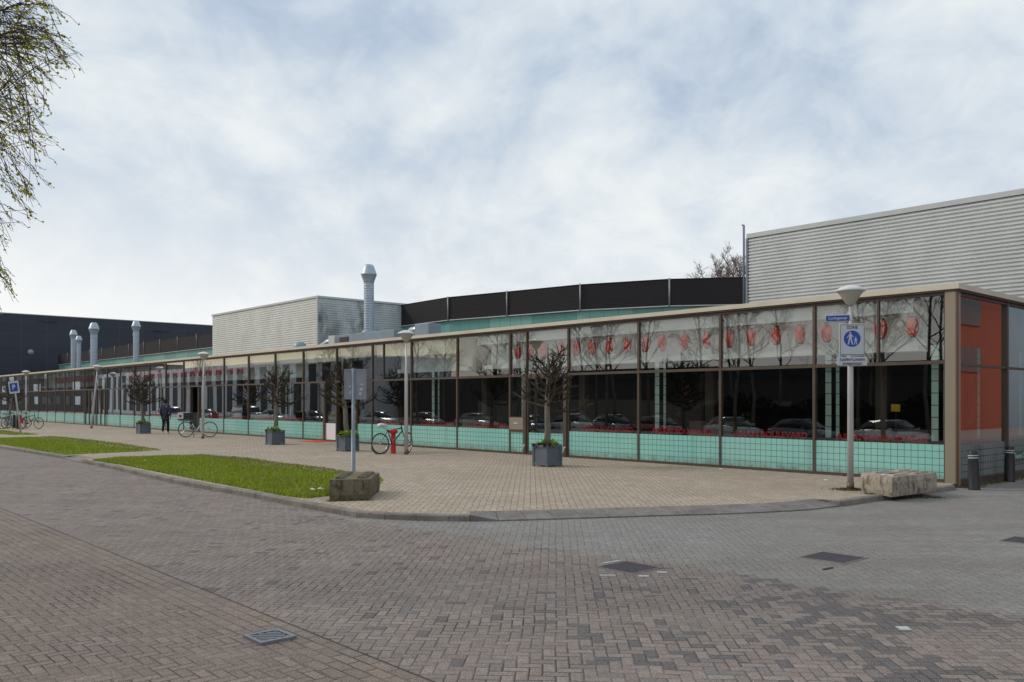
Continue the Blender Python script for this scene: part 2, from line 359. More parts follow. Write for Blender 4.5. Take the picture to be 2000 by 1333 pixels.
def ribbed_metal(name, col, dirt):
    n = NT(name); a = n.noise(.35, 5, .6); X, Y, Z = n.xyz()
    st = n.noise(1.2, 6, .7, n.map(scale=(1, 1, .5)))
    c = n.mix(n.ramp(a, [(.3, 0), (.7, 1)]), tuple(x * .9 for x in col), tuple(min(1, x * 1.06) for x in col))
    if dirt:
        patch = n.M('MULTIPLY', n.ramp(st, [(.38, 0), (.58, dirt)]), n.ramp(n.noise(.28, 3, .5, n.map(loc=(4, 2, 1))), [(.34, 0), (.52, 1)]))
        c = n.mix(patch, c, (.10, .10, .085))
    return n.bsdf(c, .5, 0.0, None, .4)

def louver_material():
    n = NT('black_louvre'); X, Y, Z = n.xyz(); f = n.M('FRACT', n.M('DIVIDE', Z, .075))
    c = n.mix(n.sstep(f, .1, .5), (.012, .010, .011), (.03, .026, .029))
    return n.bsdf(c, .7, 0.0, n.bump(f, .6, .02), .3)
def teal_metal():
    n = NT('teal_panel'); X, Y, Z = n.xyz(); tt = n.M('ADD', n.M('MULTIPLY', X, D1.x), n.M('MULTIPLY', Y, D1.y))
    q = n.M('DIVIDE', tt, .6); f = n.M('FRACT', q); ln = n.M('LESS_THAN', f, .03)
    wv = n.n('ShaderNodeTexWhiteNoise', noise_dimensions='1D'); n.set(wv.inputs['W'], n.M('FLOOR', n.M('DIVIDE', q, 4.0)))
    c = n.ramp(wv.outputs['Value'], [(0, (.10, .29, .26)), (.5, (.15, .36, .32)), (1, (.21, .43, .37))])
    c = n.mix(ln, c, (.06, .15, .14)); return n.bsdf(c, .35)
def hall_metal():
    n = NT('anthracite_panels'); X, Y, Z = n.xyz(); tt = n.M('ADD', n.M('MULTIPLY', X, D2.x), n.M('MULTIPLY', Y, D2.y))
    q = n.M('DIVIDE', tt, 2.6); z2 = n.M('DIVIDE', Z, 1.3)
    ln = n.M('MAXIMUM', n.M('LESS_THAN', n.M('FRACT', q), .025), n.M('LESS_THAN', n.M('FRACT', z2), .03))
    cv = n.n('ShaderNodeCombineXYZ'); n.set(cv.inputs[0], n.M('FLOOR', q)); n.set(cv.inputs[1], n.M('FLOOR', z2))
    wv = n.n('ShaderNodeTexWhiteNoise', noise_dimensions='2D'); n.set(wv.inputs['Vector'], cv.outputs[0])
    c = n.ramp(wv.outputs['Value'], [(0, (.020, .026, .043)), (1, (.026, .032, .052))])
    return n.bsdf(n.mix(ln, c, (.045, .05, .062)), .45)
def grass_ground():
    n = NT('turf'); a = n.noise(1.2, 5, .6); b = n.noise(14, 4, .7)
    c = n.mix(n.ramp(a, [(.35, 0), (.65, 1)]), (.12, .17, .015), (.18, .25, .025))
    c = n.mix(n.ramp(b, [(.45, 0), (.7, .5)]), c, (.07, .09, .02))
    # worn strip of dry grass along the back edge (a strip parallel to the front)
    X, Y, Z = n.xyz(); w = n.M('ADD', n.M('MULTIPLY', X, D2.x), n.M('MULTIPLY', Y, D2.y))
    st = n.M('ABSOLUTE', n.M('SUBTRACT', n.M('ADD', w, n.M('MULTIPLY', n.noise(.6, 3), 1.0)), 10.9))
    wear = n.M('MULTIPLY', n.M('SUBTRACT', 1.0, n.sstep(st, .05, .5)), n.ramp(n.noise(2.2, 4, .7), [(.38, 0), (.55, .85)]))
    c = n.mix(wear, c, (.28, .24, .14))
    return n.bsdf(c, .95, 0.0, n.bump(b, .8, .03), .2)
def blade_material(name, c0, c1):
    n = NT(name); a = n.noise(1.2, 4); oi = n.n('ShaderNodeNewGeometry').outputs['Random Per Island']
    c = n.mix(n.M('MULTIPLY', n.M('ADD', a, oi), .5), c0, c1)
    return n.bsdf(c, .7, 0.0, None, .25)
def translucent(name, c0, c1):
    n = NT(name); oi = n.n('ShaderNodeNewGeometry').outputs['Random Per Island']; c = n.mix(oi, c0, c1)
    d = n.n('ShaderNodeBsdfDiffuse'); t = n.n('ShaderNodeBsdfTranslucent'); n.set(d.inputs[0], c); n.set(t.inputs[0], c); m = n.n('ShaderNodeMixShader'); m.inputs[0].default_value = .5
    n.t.links.new(d.outputs[0], m.inputs[1]); n.t.links.new(t.outputs[0], m.inputs[2]); n.t.links.new(m.outputs[0], n.out.inputs[0]); return n.m
def bark(name, col, pale=None):
    n = NT(name); v = n.noise(9, 6, .7, n.map(scale=(1, 1, .25)))
    c = n.mix(n.ramp(v, [(.35, 0), (.65, 1)]), tuple(x * .55 for x in col), col)
    if pale: c = n.mix(n.ramp(n.noise(5, 4, .6), [(.5, 0), (.62, .8)]), c, pale)
    return n.bsdf(c, .9, 0.0, n.bump(v, .8, .02), .2)
def sat_metal(name, col, rough=.35):
    n = NT(name); X, Y, Z = n.xyz(); f = n.noise(3, 5, .6)
    c = n.mix(n.ramp(f, [(.3, 0), (.7, 1)]), tuple(x * .82 for x in col), col)
    return n.bsdf(c, rough, .75)
def paint_by_object(name, rough=.25):
    n = NT(name); oi = n.n('ShaderNodeObjectInfo'); return n.bsdf(oi.outputs['Color'], rough, .2, None, .5, Coat_Weight=.6)

M = dict(
    road=road_material(), plaza=plaza_material(), glass=glass_material(), tile=tile_material(), tile_side=tile_side_material(),
    kerb=concrete('kerb_concrete', (.24, .21, .185), (.10, .09, .07), .5, 1.5), slab=concrete('grey_slabs', (.21, .19, .178), (.10, .095, .08), .4, 2),
    block=concrete('mossy_concrete', (.36, .32, .26), (.085, .062, .025), .85, 3.2), block2=concrete('weathered_concrete', (.17, .14, .095), (.05, .045, .012), .9, 5),
    bronze=simple('bronze_frame', (.098, .072, .055), .45, .25, .15, 2), cream=simple('cream_fascia', (.60, .53, .42), .5, 0, .08, 1.2),
    pillar=simple('taupe_pillar', (.285, .235, .18), .5, .1, .06, 1.2), brown=simple('brown_edge', (.17, .09, .055), .45, .1, .1, 2),
    rib=ribbed_metal('white_ribbed_metal', (.66, .67, .655), .10), rib_dirty_shaded=ribbed_metal('stained_shaded_ribbed_metal', (.58, .63, .64), .9), ribbox=ribbed_metal('cream_ribbed_metal', (.70, .70, .65), .12),  # stained side metal: base also bluer and darker, its shade put into the colour
    trim=simple('pale_trim', (.50, .52, .51), .4, .1, .05, 2), louver=louver_material(), teal=teal_metal(), hall=hall_metal(),
    roof=simple('grey_roofing', (.16, .155, .15), .9, 0, .2, .8, .01), lgrey=simple('grey_post', (.30, .31, .33), .45, .2, .08, 2),
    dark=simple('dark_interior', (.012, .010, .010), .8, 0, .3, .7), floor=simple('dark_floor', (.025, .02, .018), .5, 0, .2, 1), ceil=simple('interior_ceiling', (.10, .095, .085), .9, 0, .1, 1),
    white=simple('white_plaster', (.88, .89, .86), .7, 0, .04, 1), red_wall=simple('red_interior_wall', (.62, .10, .035), .6, 0, .15, .8),
    red=simple('red_paper', (.98, .075, .03), .6, 0, .12, 8), redl=simple('red_acrylic', (.62, .012, .022), .35, 0, .05, 8), added_band=simple('added_cream_band', (.92, .84, .66), .8, 0, .03, 1), black=simple('black_plastic', (.018, .018, .02), .45, 0, .2, 5),
    frost=simple('frosted_film', (.55, .72, .64), .6, 0, .05, 3), turf=grass_ground(),
    galv=sat_metal('galvanised_steel', (.42, .49, .56), .5), duct=simple('blue_grey_duct', (.23, .29, .34), .5, .3, .1, 2), post=simple('lamp_post_paint', (.50, .49, .49), .4, .15, .06, 3),
    post_dark=simple('sign_post_steel', (.20, .235, .28), .45, .3, .1, 3), lampw=simple('lamp_cap_white', (.62, .63, .62), .4, 0, .05, 4), lampb=simple('lamp_bowl_frosted', (.42, .42, .36), .35, 0, .08, 5),
    signw=simple('sign_white', (.50, .52, .56), .4, 0, .04, 5), signb=simple('sign_blue', (.01, .055, .33), .35, 0, .05, 5), signk=simple('sign_black', (.03, .03, .035), .5, 0, .05, 5), signg=simple('sign_back_grey', (.27, .28, .33), .5, .2, .08, 4),
    planter=simple('slate_planter', (.105, .125, .155), .55, 0, .12, 5, .002), soil=simple('soil', (.05, .035, .025), .95, 0, .3, 20, .02),
    bark=bark('dark_bark', (.062, .047, .038), (.085, .085, .04)), barkg=bark('grey_trunk_bark', (.24, .21, .18), (.13, .13, .09)), twig=bark('birch_twig', (.085, .055, .06)), twigfar=bark('far_twigs', (.24, .18, .165)), tower=simple('blue_grey_glazing', (.075, .15, .18), .3, 0, .1, .5), btrunk=bark('birch_trunk', (.35, .33, .30), (.08, .07, .06)),
    leaf=blade_material('fresh_leaf', (.14, .30, .025), (.30, .46, .06)), bud=translucent('young_birch_leaf', (.20, .24, .01), (.50, .46, .03)), purple=blade_material('dark_red_foliage', (.06, .012, .015), (.12, .03, .02)),
    blade=blade_material('grass_blade', (.18, .25, .012), (.40, .45, .035)), dry=blade_material('dry_blade', (.24, .22, .08), (.34, .30, .14)),
    skin=simple('skin', (.28, .16, .11), .6), cloth=simple('navy_jacket', (.028, .032, .058), .8, 0, .25, 15, .003), trous=simple('black_trousers', (.009, .009, .011), .85, 0, .2, 15), shoe=simple('white_shoe', (.55, .57, .6), .6), hair=simple('black_hair', (.012, .01, .01), .7, 0, .3, 30, .004),
    tyre=simple('tyre_rubber', (.02, .02, .022), .8, 0, .1, 10), chrome=sat_metal('bright_steel', (.6, .6, .6), .25), bikew=simple('white_bike_paint', (.62, .66, .66), .35, 0, .04, 5), bikek=simple('black_bike_paint', (.015, .016, .018), .3, .2, .1, 5),
    bag=simple('plastic_bag_white', (.66, .66, .70), .5, 0, .08, 12, .01), hyd=simple('hydrant_red', (.50, .018, .03), .4, 0, .08, 6), mat_red=simple('red_doormat', (.62, .06, .035), .95, 0, .12, 30, .003),
    iron=simple('cast_iron', (.085, .075, .095), .6, .5, .25, 14, .003), steel=simple('grate_steel', (.20, .21, .24), .5, .5, .15, 10), pit=simple('drain_pit', (.006, .006, .006), .9),
    carpaint=paint_by_object('car_paint'), carglass=simple('car_glass', (.015, .018, .022), .06, 0, .1, 2), lens=simple('lamp_lens', (.6, .6, .58), .15), lensr=simple('tail_lens', (.4, .01, .01), .2),
    brick=simple('dark_brick', (.075, .06, .058), .85, 0, .25, 2), bandw=simple('white_cladding', (.78, .79, .82), .6, 0, .05, 1), wind=simple('dark_window', (.02, .025, .032), .5), orange2=simple('orange_brick_wall', (.20, .036, .012), .8, 0, .12, 2), orange=simple('orange_brick', (.28, .10, .05), .8, 0, .15, 2), beige=simple('beige_wall', (.22, .19, .16), .9, 0, .1, 1),
    hedge=blade_material('hedge_leaf', (.006, .010, .004), (.014, .02, .007)), ybox=simple('yellow_card', (.6, .36, .02), .6, 0, .05, 5), green=simple('green_board', (.01, .12, .07), .4, 0, .08, 4),
    indoor=blade_material('indoor_leaf', (.012, .04, .012), (.03, .08, .02)), card=simple('brown_board', (.25, .18, .10), .7, 0, .1, 6), paper=simple('litter_paper', (.7, .7, .7), .7, 0, .1, 20), moss=blade_material('kerb_moss', (.06, .075, .02), (.13, .125, .04)), bluep=simple('blue_poster', (.02, .13, .26), .4, 0, .1, 3),
)

# ------------------------------------------------------------------ setting: ground
def ground_sheet():
    ss = [-420, -60, -20, 0, 20, 60, 120, 420]; ts = [(-420, -.85), (-60, -.85), (-29, -.85), (-20.5, ROADZ), (0, ROADZ), (60, ROADZ), (420, ROADZ)]
    m = MB(); vs = [FP(s, t, z) for t, z in ts for s in ss]; n = len(ss)
    fs = [(j * n + i, j * n + i + 1, (j + 1) * n + i + 1, (j + 1) * n + i) for j in range(len(ts) - 1) for i in range(n - 1)]
    fs = [f[::-1] for f in fs]
    m.add(vs, fs); return m
struct(ground_sheet().build('road', M['road']))

KO = [G(-900, 836, ROADZ)] if False else []
kerb_px = [(0, 876), (62, 886), (124, 896), (200, 912), (319, 940), (400, 956), (493, 972), (565, 987), (638, 1001), (700, 1012), (790, 1017), (850, 1018.5), (917, 1019), (985, 1018.5), (1100, 1015), (1285, 1009), (1400, 1006), (1500, 1002), (1573, 998), (1640, 990), (1726, 977), (1800, 966), (1866, 957)]
KO = [FP(92, -10.95, ROADZ), FP(60, -11.0, ROADZ)] + [G(x, y, ROADZ) for x, y in kerb_px]
def offs(P, d):
    out = []
    for i, p in enumerate(P):
        a = P[max(i - 1, 0)]; b = P[min(i + 1, len(P) - 1)]; t = (b - a).normalized(); nrm = Vector((-t.y, t.x, 0)); out.append(p + nrm * d)
    return out
KI = [Vector((p.x, p.y, 0)) for p in offs(KO, .15)]; KF = [Vector((p.x, p.y, 0)) for p in offs(KO, .012)]
iL, iR = 2, len(KO) - 1
# plaza top, one polygon fan between kerb and building
m = MB()
def kd(px):                                   # width of the edging stones: wider where the kerb is dropped
    if 124 < px < 168: return .42
    return .49 if 917 <= px <= 1640 else .14
PX = [-900, -400] + [k[0] for k in kerb_px]
KQ = []; KW = []
for i, p in enumerate(KO):
    if abs(PX[i] - 917) < 1: KQ += [p, p]; KW += [.14, .49]
    elif abs(PX[i] - 1640) < 1: KQ += [p, p]; KW += [.49, .14]
    else: KQ.append(p); KW.append(kd(PX[i]))
    if abs(PX[i] - 124) < 1: e_ = G(150, 902.5, ROADZ); KQ += [p, e_, e_]; KW += [.42, .42, .14]
def nrm_at(P, i):
    a = i; b = i
    while a > 0 and (P[a] - P[i]).length < .3: a -= 1
    while b < len(P) - 1 and (P[b] - P[i]).length < .3: b += 1
    t = (P[b] - P[a]).normalized(); return Vector((-t.y, t.x, 0))
inner = [Vector((p.x, p.y, 0)) + nrm_at(KQ, i) * KW[i] for i, p in enumerate(KQ)]
out_ = inner + [FP(-.04, .3), FP(92, .3)]; m.add(out_, [tuple(range(len(out_)))])
struct(m.build('pavement', M['plaza']))
# kerb stones (raised, two runs) and dropped slabs between them
def idx_near(px): return min(range(len(kerb_px)), key=lambda i: abs(kerb_px[i][0] - px)) + 2
def resample(P, step):
    out = [P[0]]; acc = 0
    for a, b in zip(P, P[1:]):
        L = (b - a).length; d = step - acc
        while d < L: out.append(a.lerp(b, d / L)); d += step
        acc = (acc + L) % step
    out.append(P[-1]); return out
def kerb_run(P, name, ramp0=False, ramp1=False):
    m = MB(); Q = resample(P, .5); O = offs(Q, 0.0); I = offs(Q, .15); Fq = offs(Q, .02)
    N_ = len(Q)
    def h(i):
        z = .012
        if ramp0: z = min(z, ROADZ + .02 + i * .05)
        if ramp1: z = min(z, ROADZ + .02 + (N_ - 1 - i) * .05)
        return z
    for i in range(N_ - 1):
        g = .004 if N_ > 2 else 0
        def ring(j, w):
            q = Q[j].lerp(Q[j + (1 if w > 0 else -1)], g / .5) if 0 <= j + (1 if w > 0 else -1) < N_ else Q[j]
            o = O[j] + (q - Q[j]); f = Fq[j] + (q - Q[j]); k = I[j] + (q - Q[j])
            return [Vector((o.x, o.y, ROADZ - .05)), Vector((o.x, o.y, h(j) - .02)), Vector((f.x, f.y, h(j))), Vector((k.x, k.y, h(j))), Vector((k.x, k.y, ROADZ - .05))]
        m.loft([ring(i, 1), ring(i + 1, -1)])
    return m
kp = lambda a, b: KO[a:b + 1]
a = KO[0]; i0 = idx_near(124); i1 = idx_near(200); i2 = idx_near(917); i3 = idx_near(1640)
struct(kerb_run(kp(0, i0), 'kerb', ramp1=True).build('kerb', M['kerb']))
P2 = [G(150, 902.5, ROADZ)] + kp(i1, i2)
struct(kerb_run(P2, 'kerb', ramp0=True).build('kerb', M['kerb']))
struct(kerb_run(kp(i3, iR), 'kerb').build('kerb', M['kerb']))
def slabs(P, depth, step, ends=False):
    m = MB(); Q = resample(P, step); A = offs(Q, 0); B = offs(Q, depth)
    for i in range(len(Q) - 1):
        e = .012
        a, b = A[i].lerp(A[i + 1], e), A[i].lerp(A[i + 1], 1 - e); c, d = B[i].lerp(B[i + 1], 1 - e), B[i].lerp(B[i + 1], e)
        zo = lambda k: .012 if ends and k in (0, len(Q) - 1) else ROADZ + .02
        top = [Vector((a.x, a.y, zo(i))), Vector((b.x, b.y, zo(i + 1))), Vector((c.x, c.y, .006)), Vector((d.x, d.y, .006))]
        bot = [Vector((v.x, v.y, ROADZ - .06)) for v in top]; m.add(bot + top, [(3, 2, 1, 0), (4, 5, 6, 7), (0, 1, 5, 4), (1, 2, 6, 5), (2, 3, 7, 6), (3, 0, 4, 7)])
    return m
struct(slabs(kp(i2, i3), .5, .42, True).build('dropped_kerb', M['slab']))
struct(slabs([KO[i0], G(150, 902.5, ROADZ)], .45, .5).build('dropped_kerb', M['kerb']))

# grass
def inpoly(x, y, P):
    c = False; j = len(P) - 1
    for i in range(len(P)):
        if (P[i].y > y) != (P[j].y > y) and x < (P[j].x - P[i].x) * (y - P[i].y) / (P[j].y - P[i].y) + P[i].x: c = not c
        j = i
    return c
g1 = [(178, 900), (230, 895), (330, 891), (395, 890), (480, 897), (560, 907), (640, 917), (700, 926), (738, 933), (748, 939), (742, 946), (720, 952), (650, 968), (600, 974), (560, 970), (480, 955), (400, 940), (300, 921), (235, 908)]
g2 = [(-300, 846), (0, 857), (50, 854.5), (100, 853.5), (160, 858), (230, 867), (315, 879.5), (260, 883), (125, 889), (60, 878), (0, 868.5), (-300, 851)]
g3 = [(-120, 835), (0, 841), (40, 845.5), (78, 849), (30, 850.5), (0, 848.5), (-120, 843)]
rng = random.Random(5)
def turf(poly, n, name, seed):
    P = [G(x, y) for x, y in poly]; m = MB(); m.add([Vector((p.x, p.y, .004)) for p in P], [tuple(range(len(P)))[::-1]])
    struct(m.build('lawn', M['turf']))
    rr = random.Random(seed); m = MB(); dm = MB(); wm_ = MB()
    x0, x1 = min(p.x for p in P), max(p.x for p in P); y0, y1 = min(p.y for p in P), max(p.y for p in P); k = 0
    while k < n:
        x, y = rr.uniform(x0, x1), rr.uniform(y0, y1)
        if not inpoly(x, y, P): continue
        k += 1; w = x * D2.x + y * D2.y
        if abs(w - 10.4 + math.sin(x * .8) * .12) < .20 and math.sin(x * 2.3) + math.sin(x * .9 + 1) > -.5 and rr.random() < .75: continue
        clump = (math.sin(x * 2.1 + y) + math.sin(y * 1.7 - x * .6) + math.sin(x * 5.3) * .4) / 2.4
        h = rr.uniform(.03, .07) * (1 + .35 * clump); a = rr.uniform(0, PI); u = Vector((math.cos(a), math.sin(a), 0)) * rr.uniform(.008, .018); b = Vector((x, y, .003)); l = Vector((rr.gauss(0, .02), rr.gauss(0, .02), h))
        tgt = dm if (abs(w - 10.4 + math.sin(x * .8) * .12) < .30 and rr.random() < .8) or rr.random() < .07 + .16 * (clump > .45) else m
        tgt.add([b - u, b + u, b + l], [(0, 1, 2)])
        if rr.random() < .004:
            c = Vector((x, y, h + .02)); wm_.add([c + Vector((.014, 0, 0)), c + Vector((0, .014, .002)), c + Vector((-.014, 0, 0)), c + Vector((0, -.014, 0.002))], [(0, 1, 2, 3)])
    struct(m.build('grass', M['blade']), 'stuff'); struct(dm.build('dry_grass', M['dry']), 'stuff')
    if wm_.v: struct(wm_.build('daisies', M['paper']), 'stuff')
turf(g1, 60000, 'g1', 1); turf(g2, 30000, 'g2', 2); turf(g3, 6000, 'g3', 3)

# moss and weeds at foot of side wall / block
m = MB(); rr = random.Random(9)
for _ in range(5200):
    k = rr.random()
    if k < .4: p = FP(rr.gauss(-.16, .09), rr.uniform(-.1, 6))
    elif k < .55: p = FP(rr.uniform(0, 24), -.03 - abs(rr.gauss(0, .03)))
    elif k < .62: p = G(642, 979.5).lerp(G(724, 977), rr.random()) + Vector((rr.gauss(0, .03), -abs(rr.gauss(0, .04)), 0))
    elif k < .75: p = G(1690, 965) .lerp(G(1835, 963), rr.random()) + Vector((rr.gauss(0, .05), rr.gauss(-.05, .08), 0))
    else: p = G(1661, 957) + Vector((rr.gauss(0, .13), rr.gauss(0, .1), 0))
    s_ = (p - C0).dot(D1); z = ROADZ if s_ < -.05 else 0
    a = rr.uniform(0, PI); u = Vector((math.cos(a), math.sin(a), 0)) * .01
    b = Vector((p.x, p.y, z)); m.add([b - u, b + u, b + Vector((rr.gauss(0, .015), rr.gauss(0, .015), rr.uniform(.01, .035)))], [(0, 1, 2)])
struct(m.build('weeds', M['moss']), 'stuff')

# ------------------------------------------------------------------ the glass pavilion
H = 4.01
MU = [.155, 3.025, 5.533, 8.148, 10.80, 13.37, 16.05, 18.73, 21.30, 23.96, 26.73, 29.34, 32.07, 34.85, 37.46, 40.07, 42.7, 45.3, 47.9, 50.5, 53.1, 55.6, 58.1, 60.5, 62.9, 65.4, 67.8, 70.4, 73.3, 75.9, 78.5, 81.1, 83.7, 86.3, 88.9, 91.5]
PV = thing('glass_pavilion', 'long low glass-fronted pavilion with teal tiled plinth and cream roof edge', 'building', FP(0, 0, 0))
def text_mb(txt, size, org, right, up, out, depth=.002, align='LEFT', bold=0.0, xs=1.0):
    cu = bpy.data.curves.new('t', 'FONT'); cu.body = txt; cu.size = size; cu.extrude = depth; cu.align_x = align; cu.align_y = 'CENTER'; cu.offset = bold; cu.resolution_u = 3
    ob = bpy.data.objects.new('t', cu); SC.collection.objects.link(ob); dg = bpy.context.evaluated_depsgraph_get(); dg.update()
    me = bpy.data.meshes.new_from_object(ob.evaluated_get(dg)); mb = MB()
    mb.add([org + right * (v.co.x * xs) + up * v.co.y + out * v.co.z for v in me.vertices], [tuple(p.vertices) for p in me.polygons])
    bpy.data.objects.remove(ob); bpy.data.meshes.remove(me); bpy.data.curves.remove(cu); return mb
LETTER = None
def pane(mb, s0, s1, z0, z1, t=.02, rr=random.Random(4)):
    j = [rr.gauss(0, .0012) for _ in range(3)]      # real panes are never quite in one plane
    a, b = FP(s0, t + j[0], z0), FP(s1, t + j[1], z0); c, d = FP(s1, t + j[1] + j[2], z1), FP(s0, t + j[0] + j[2], z1)
    mb.add([a, b, c, d], [(3, 2, 1, 0)])
ZT0, ZT1, ZP, ZB = 2.41, 2.48, .765, .065
for k in range(len(MU) - 1):
    s0, s1 = MU[k], MU[k + 1]; mw = .031; a, b = s0 + mw, s1 - mw
    fr = MB()
    fr.fbox(s1 - mw, s1 + mw, -.022, .10, 0, 3.86)
    if k == 0: fr.fbox(s0 - .0, s0 + mw, -.022, .10, 0, 3.86)
    doorish = k in (4, 8, 9, 14, 20, 21)
    fr.fbox(a, b, -.016, .08, ZT0, ZT1); fr.fbox(a, b, -.016, .08, 3.80, 3.86)
    if k != 8: fr.fbox(a, b, -.02, .08, .002, ZB)
    up = MB(); lo = MB(); ti = MB(); door = None
    if k == 0: fr.fbox(1.53, 1.57, -.025, .07, ZT1, 3.80); pane(up, a, 1.53, ZT1, 3.8); pane(up, 1.57, b, ZT1, 3.8)
    elif k in (4, 7): mm_ = b - .75; fr.fbox(mm_ - .02, mm_ + .02, -.025, .07, ZT1, 3.80); pane(up, a, mm_ - .02, ZT1, 3.8); pane(up, mm_ + .02, b, ZT1, 3.8)
    else: pane(up, a, b, ZT1, 3.8)
    if k == 4:
        j0, j1 = 12.58, 12.70
        fr.fbox(j0, j1, -.06, .12, ZB, ZT0); fr.fbox(a, a + .10, -.06, .12, ZB, ZT0)
        fr.fbox(j1, b, -.04, .10, 1.13, 1.16); fr.fbox(j1, b, -.04, .10, .70, .76)
        pane(lo, j1, b, 1.16, ZT0); ti.fbox(j1, b, .0, .03, ZB, .70)
        pane(lo, a + .17, j0 - .07, .68, ZT0 - .07)
    elif k == 8:
        fr.fbox(22.36, 22.44, -.05, .10, .002, ZT0); fr.fbox(b - .06, b, -.05, .1, .002, ZT0)
        fr.fbox(a, 22.36, -.03, .08, .002, ZB); ti.fbox(a, 22.36, 0, .03, ZB, ZP); pane(lo, a, 22.36, ZP, ZT0)
    elif k == 9:
        fr.fbox(24.82, 24.96, -.06, .10, ZB, ZT0); ti.fbox(24.96, b, 0, .03, ZB, ZP); pane(lo, 24.96, b, ZP, ZT0); pane(lo, a, 24.82, ZP, ZT0)
    elif k == 14:
        fr.fbox(37.9, 38.0, -.05, .1, ZB, ZT0); fr.fbox(39.0, 39.1, -.05, .1, ZB, ZT0)
        ti.fbox(a, 37.9, 0, .03, ZB, ZP); pane(lo, a, 37.9, ZP, ZT0); ti.fbox(39.1, b, 0, .03, ZB, ZP); pane(lo, 39.1, b, ZP, ZT0)
    elif k in (20, 21):
        c_ = (a + b) / 2
        for q in (a + .35, c_, b - .35): fr.fbox(q - .05, q + .05, -.05, .1, ZB, ZT0)
        for q0, q1 in ((a, a + .30), (a + .40, c_ - .05), (c_ + .05, b - .40), (b - .30, b)): pane(lo, q0, q1, ZP, ZT0); ti.fbox(q0, q1, 0, .03, ZB, ZP)
    else:
        pane(lo, a, b, ZP, ZT0); ti.fbox(a, b, .0, .03, ZB, ZP)
    f = fr.build('glazed_bay', M['bronze'], PV)
    def each(mb, per, name, mat):
        for q in range(0, len(mb.v), per):
            w_ = MB(); w_.v = mb.v[q:q + per]; w_.f = mb.f[:per // 4 if per == 4 else 6]; w_.sm = [False] * len(w_.f); w_.build(name, mat, f)
    each(up, 4, 'upper_pane', M['glass']); each(lo, 4, 'lower_pane', M['glass']); each(ti, 8, 'tiled_panel', M['tile'])
    if k == 4:
        dd = MB(); x0, x1 = a + .10, j0
        dd.fbox(x0, x0 + .07, -.02, .06, ZB, ZT0 - .001); dd.fbox(x1 - .07, x1, -.02, .06, ZB, ZT0 - .001)
        dd.fbox(x0 + .07, x1 - .07, -.02, .06, ZB, .12); dd.fbox(x0 + .07, x1 - .07, -.02, .06, ZT0 - .07, ZT0 - .001); dd.build('door', M['bronze'], PV)
        dd = MB(); dd.fbox(x0 + .07, x1 - .07, .0, .03, .12, .68); dd.build('tiled_panel', M['tile'], f)
        mbx = MB(); mbx.fbox(j1 + .002, b - .002, -.06, .09, .76, 1.13); mo = mbx.build('letter_box', M['pillar'], PV, .008)
        mbx = MB(); mbx.fbox(12.92, 13.12, -.075, -.06, .93, .98); mbx.build('name_plate', M['signw'], mo)
        for q in (12.64, a + .05):
            lk = MB(); lk.lathe(FP(q, -.062, .28), [(.03, 0), (.03, .012), (.014, .02), (.014, .05)], 10, True, -D2); lk.tube([FP(q, -.10, .28), FP(q, -.11, .18), FP(q + .04, -.10, .16)], .012, 6); lk.build('lock', M['lampw'], PV)
    if k == 8:
        dd = MB(); dd.fbox(22.50, 22.57, .10, 1.0, .02, ZT0); dd.build('open_door_leaf', M['bronze'], PV)
    if k == 9:
        dd = MB(); dd.fbox(a, 24.82, .0, .03, ZB, .74); dd.build('white_panel', M['bandw'], f)
        dd = MB(); dd.fbox(a, 24.82, -.035, -.032, .3, .3001)
    if k not in (4, 8, 9, 14, 20, 21, 27) and k < 28:
        # red letters standing on the sill inside the glass
        cen = FP((a + b) / 2, .16, 0); wd = min((b - a) * .86, 2.0)
        for word, f0, f1 in (('ASIAN', .5, .14), ('BOULEVARD', .10, -.5)):
            t = text_mb(word, .20, FP((a + b) / 2, .16, ZP + .085), -D1, UP, -D2, .010, 'LEFT', .005, 1.0)
            xs_ = [(v - cen).dot(D1) for v in t.v]; lo_, hi_ = min(xs_), max(xs_)
            t.v = [v + D1 * (wd * (f1 + (f0 - f1) * (x - lo_) / (hi_ - lo_)) - x) for v, x in zip(t.v, xs_)]
            t.build('red_lettering', M['redl'], f)
    sl = MB(); sl.fbox(a, b, .06, .30, ZP - .05, ZP - .01)
    if not doorish: sl.build('window_sill', M['ceil'], f)
# corner pillar, fascia, roof
m = MB(); m.fbox(-.05, .153, -.06, .2, -.09, 3.86); m.build('corner_pillar', M['pillar'], PV)
m = MB(); m.fbox(-.072, -.051, -.058, .06, -.09, 3.86); m.build('corner_trim', M['brown'], PV)
m = MB(); m.fbox(.05, .355, -.0605, -.0595, 2.05, 2.056)
m = MB()
m.fbox(-.13, 91.6, -.11, 0.02, 3.90, H - .005); m.fbox(-.13, 0.02, .02, 14, 3.90, H - .005); m.build('roof_edge', M['cream'], PV)
m = MB(); m.fbox(-.09, 91.6, -.08, .0, 3.862, 3.898); m.fbox(-.09, .0, .0, 14, 3.862, 3.898); m.build('edge_trim', M['bronze'], PV)
m = MB(); m.fbox(.025, 91.6, .025, 30, 3.90, H - .03); m.build('roof', M['roof'], PV)
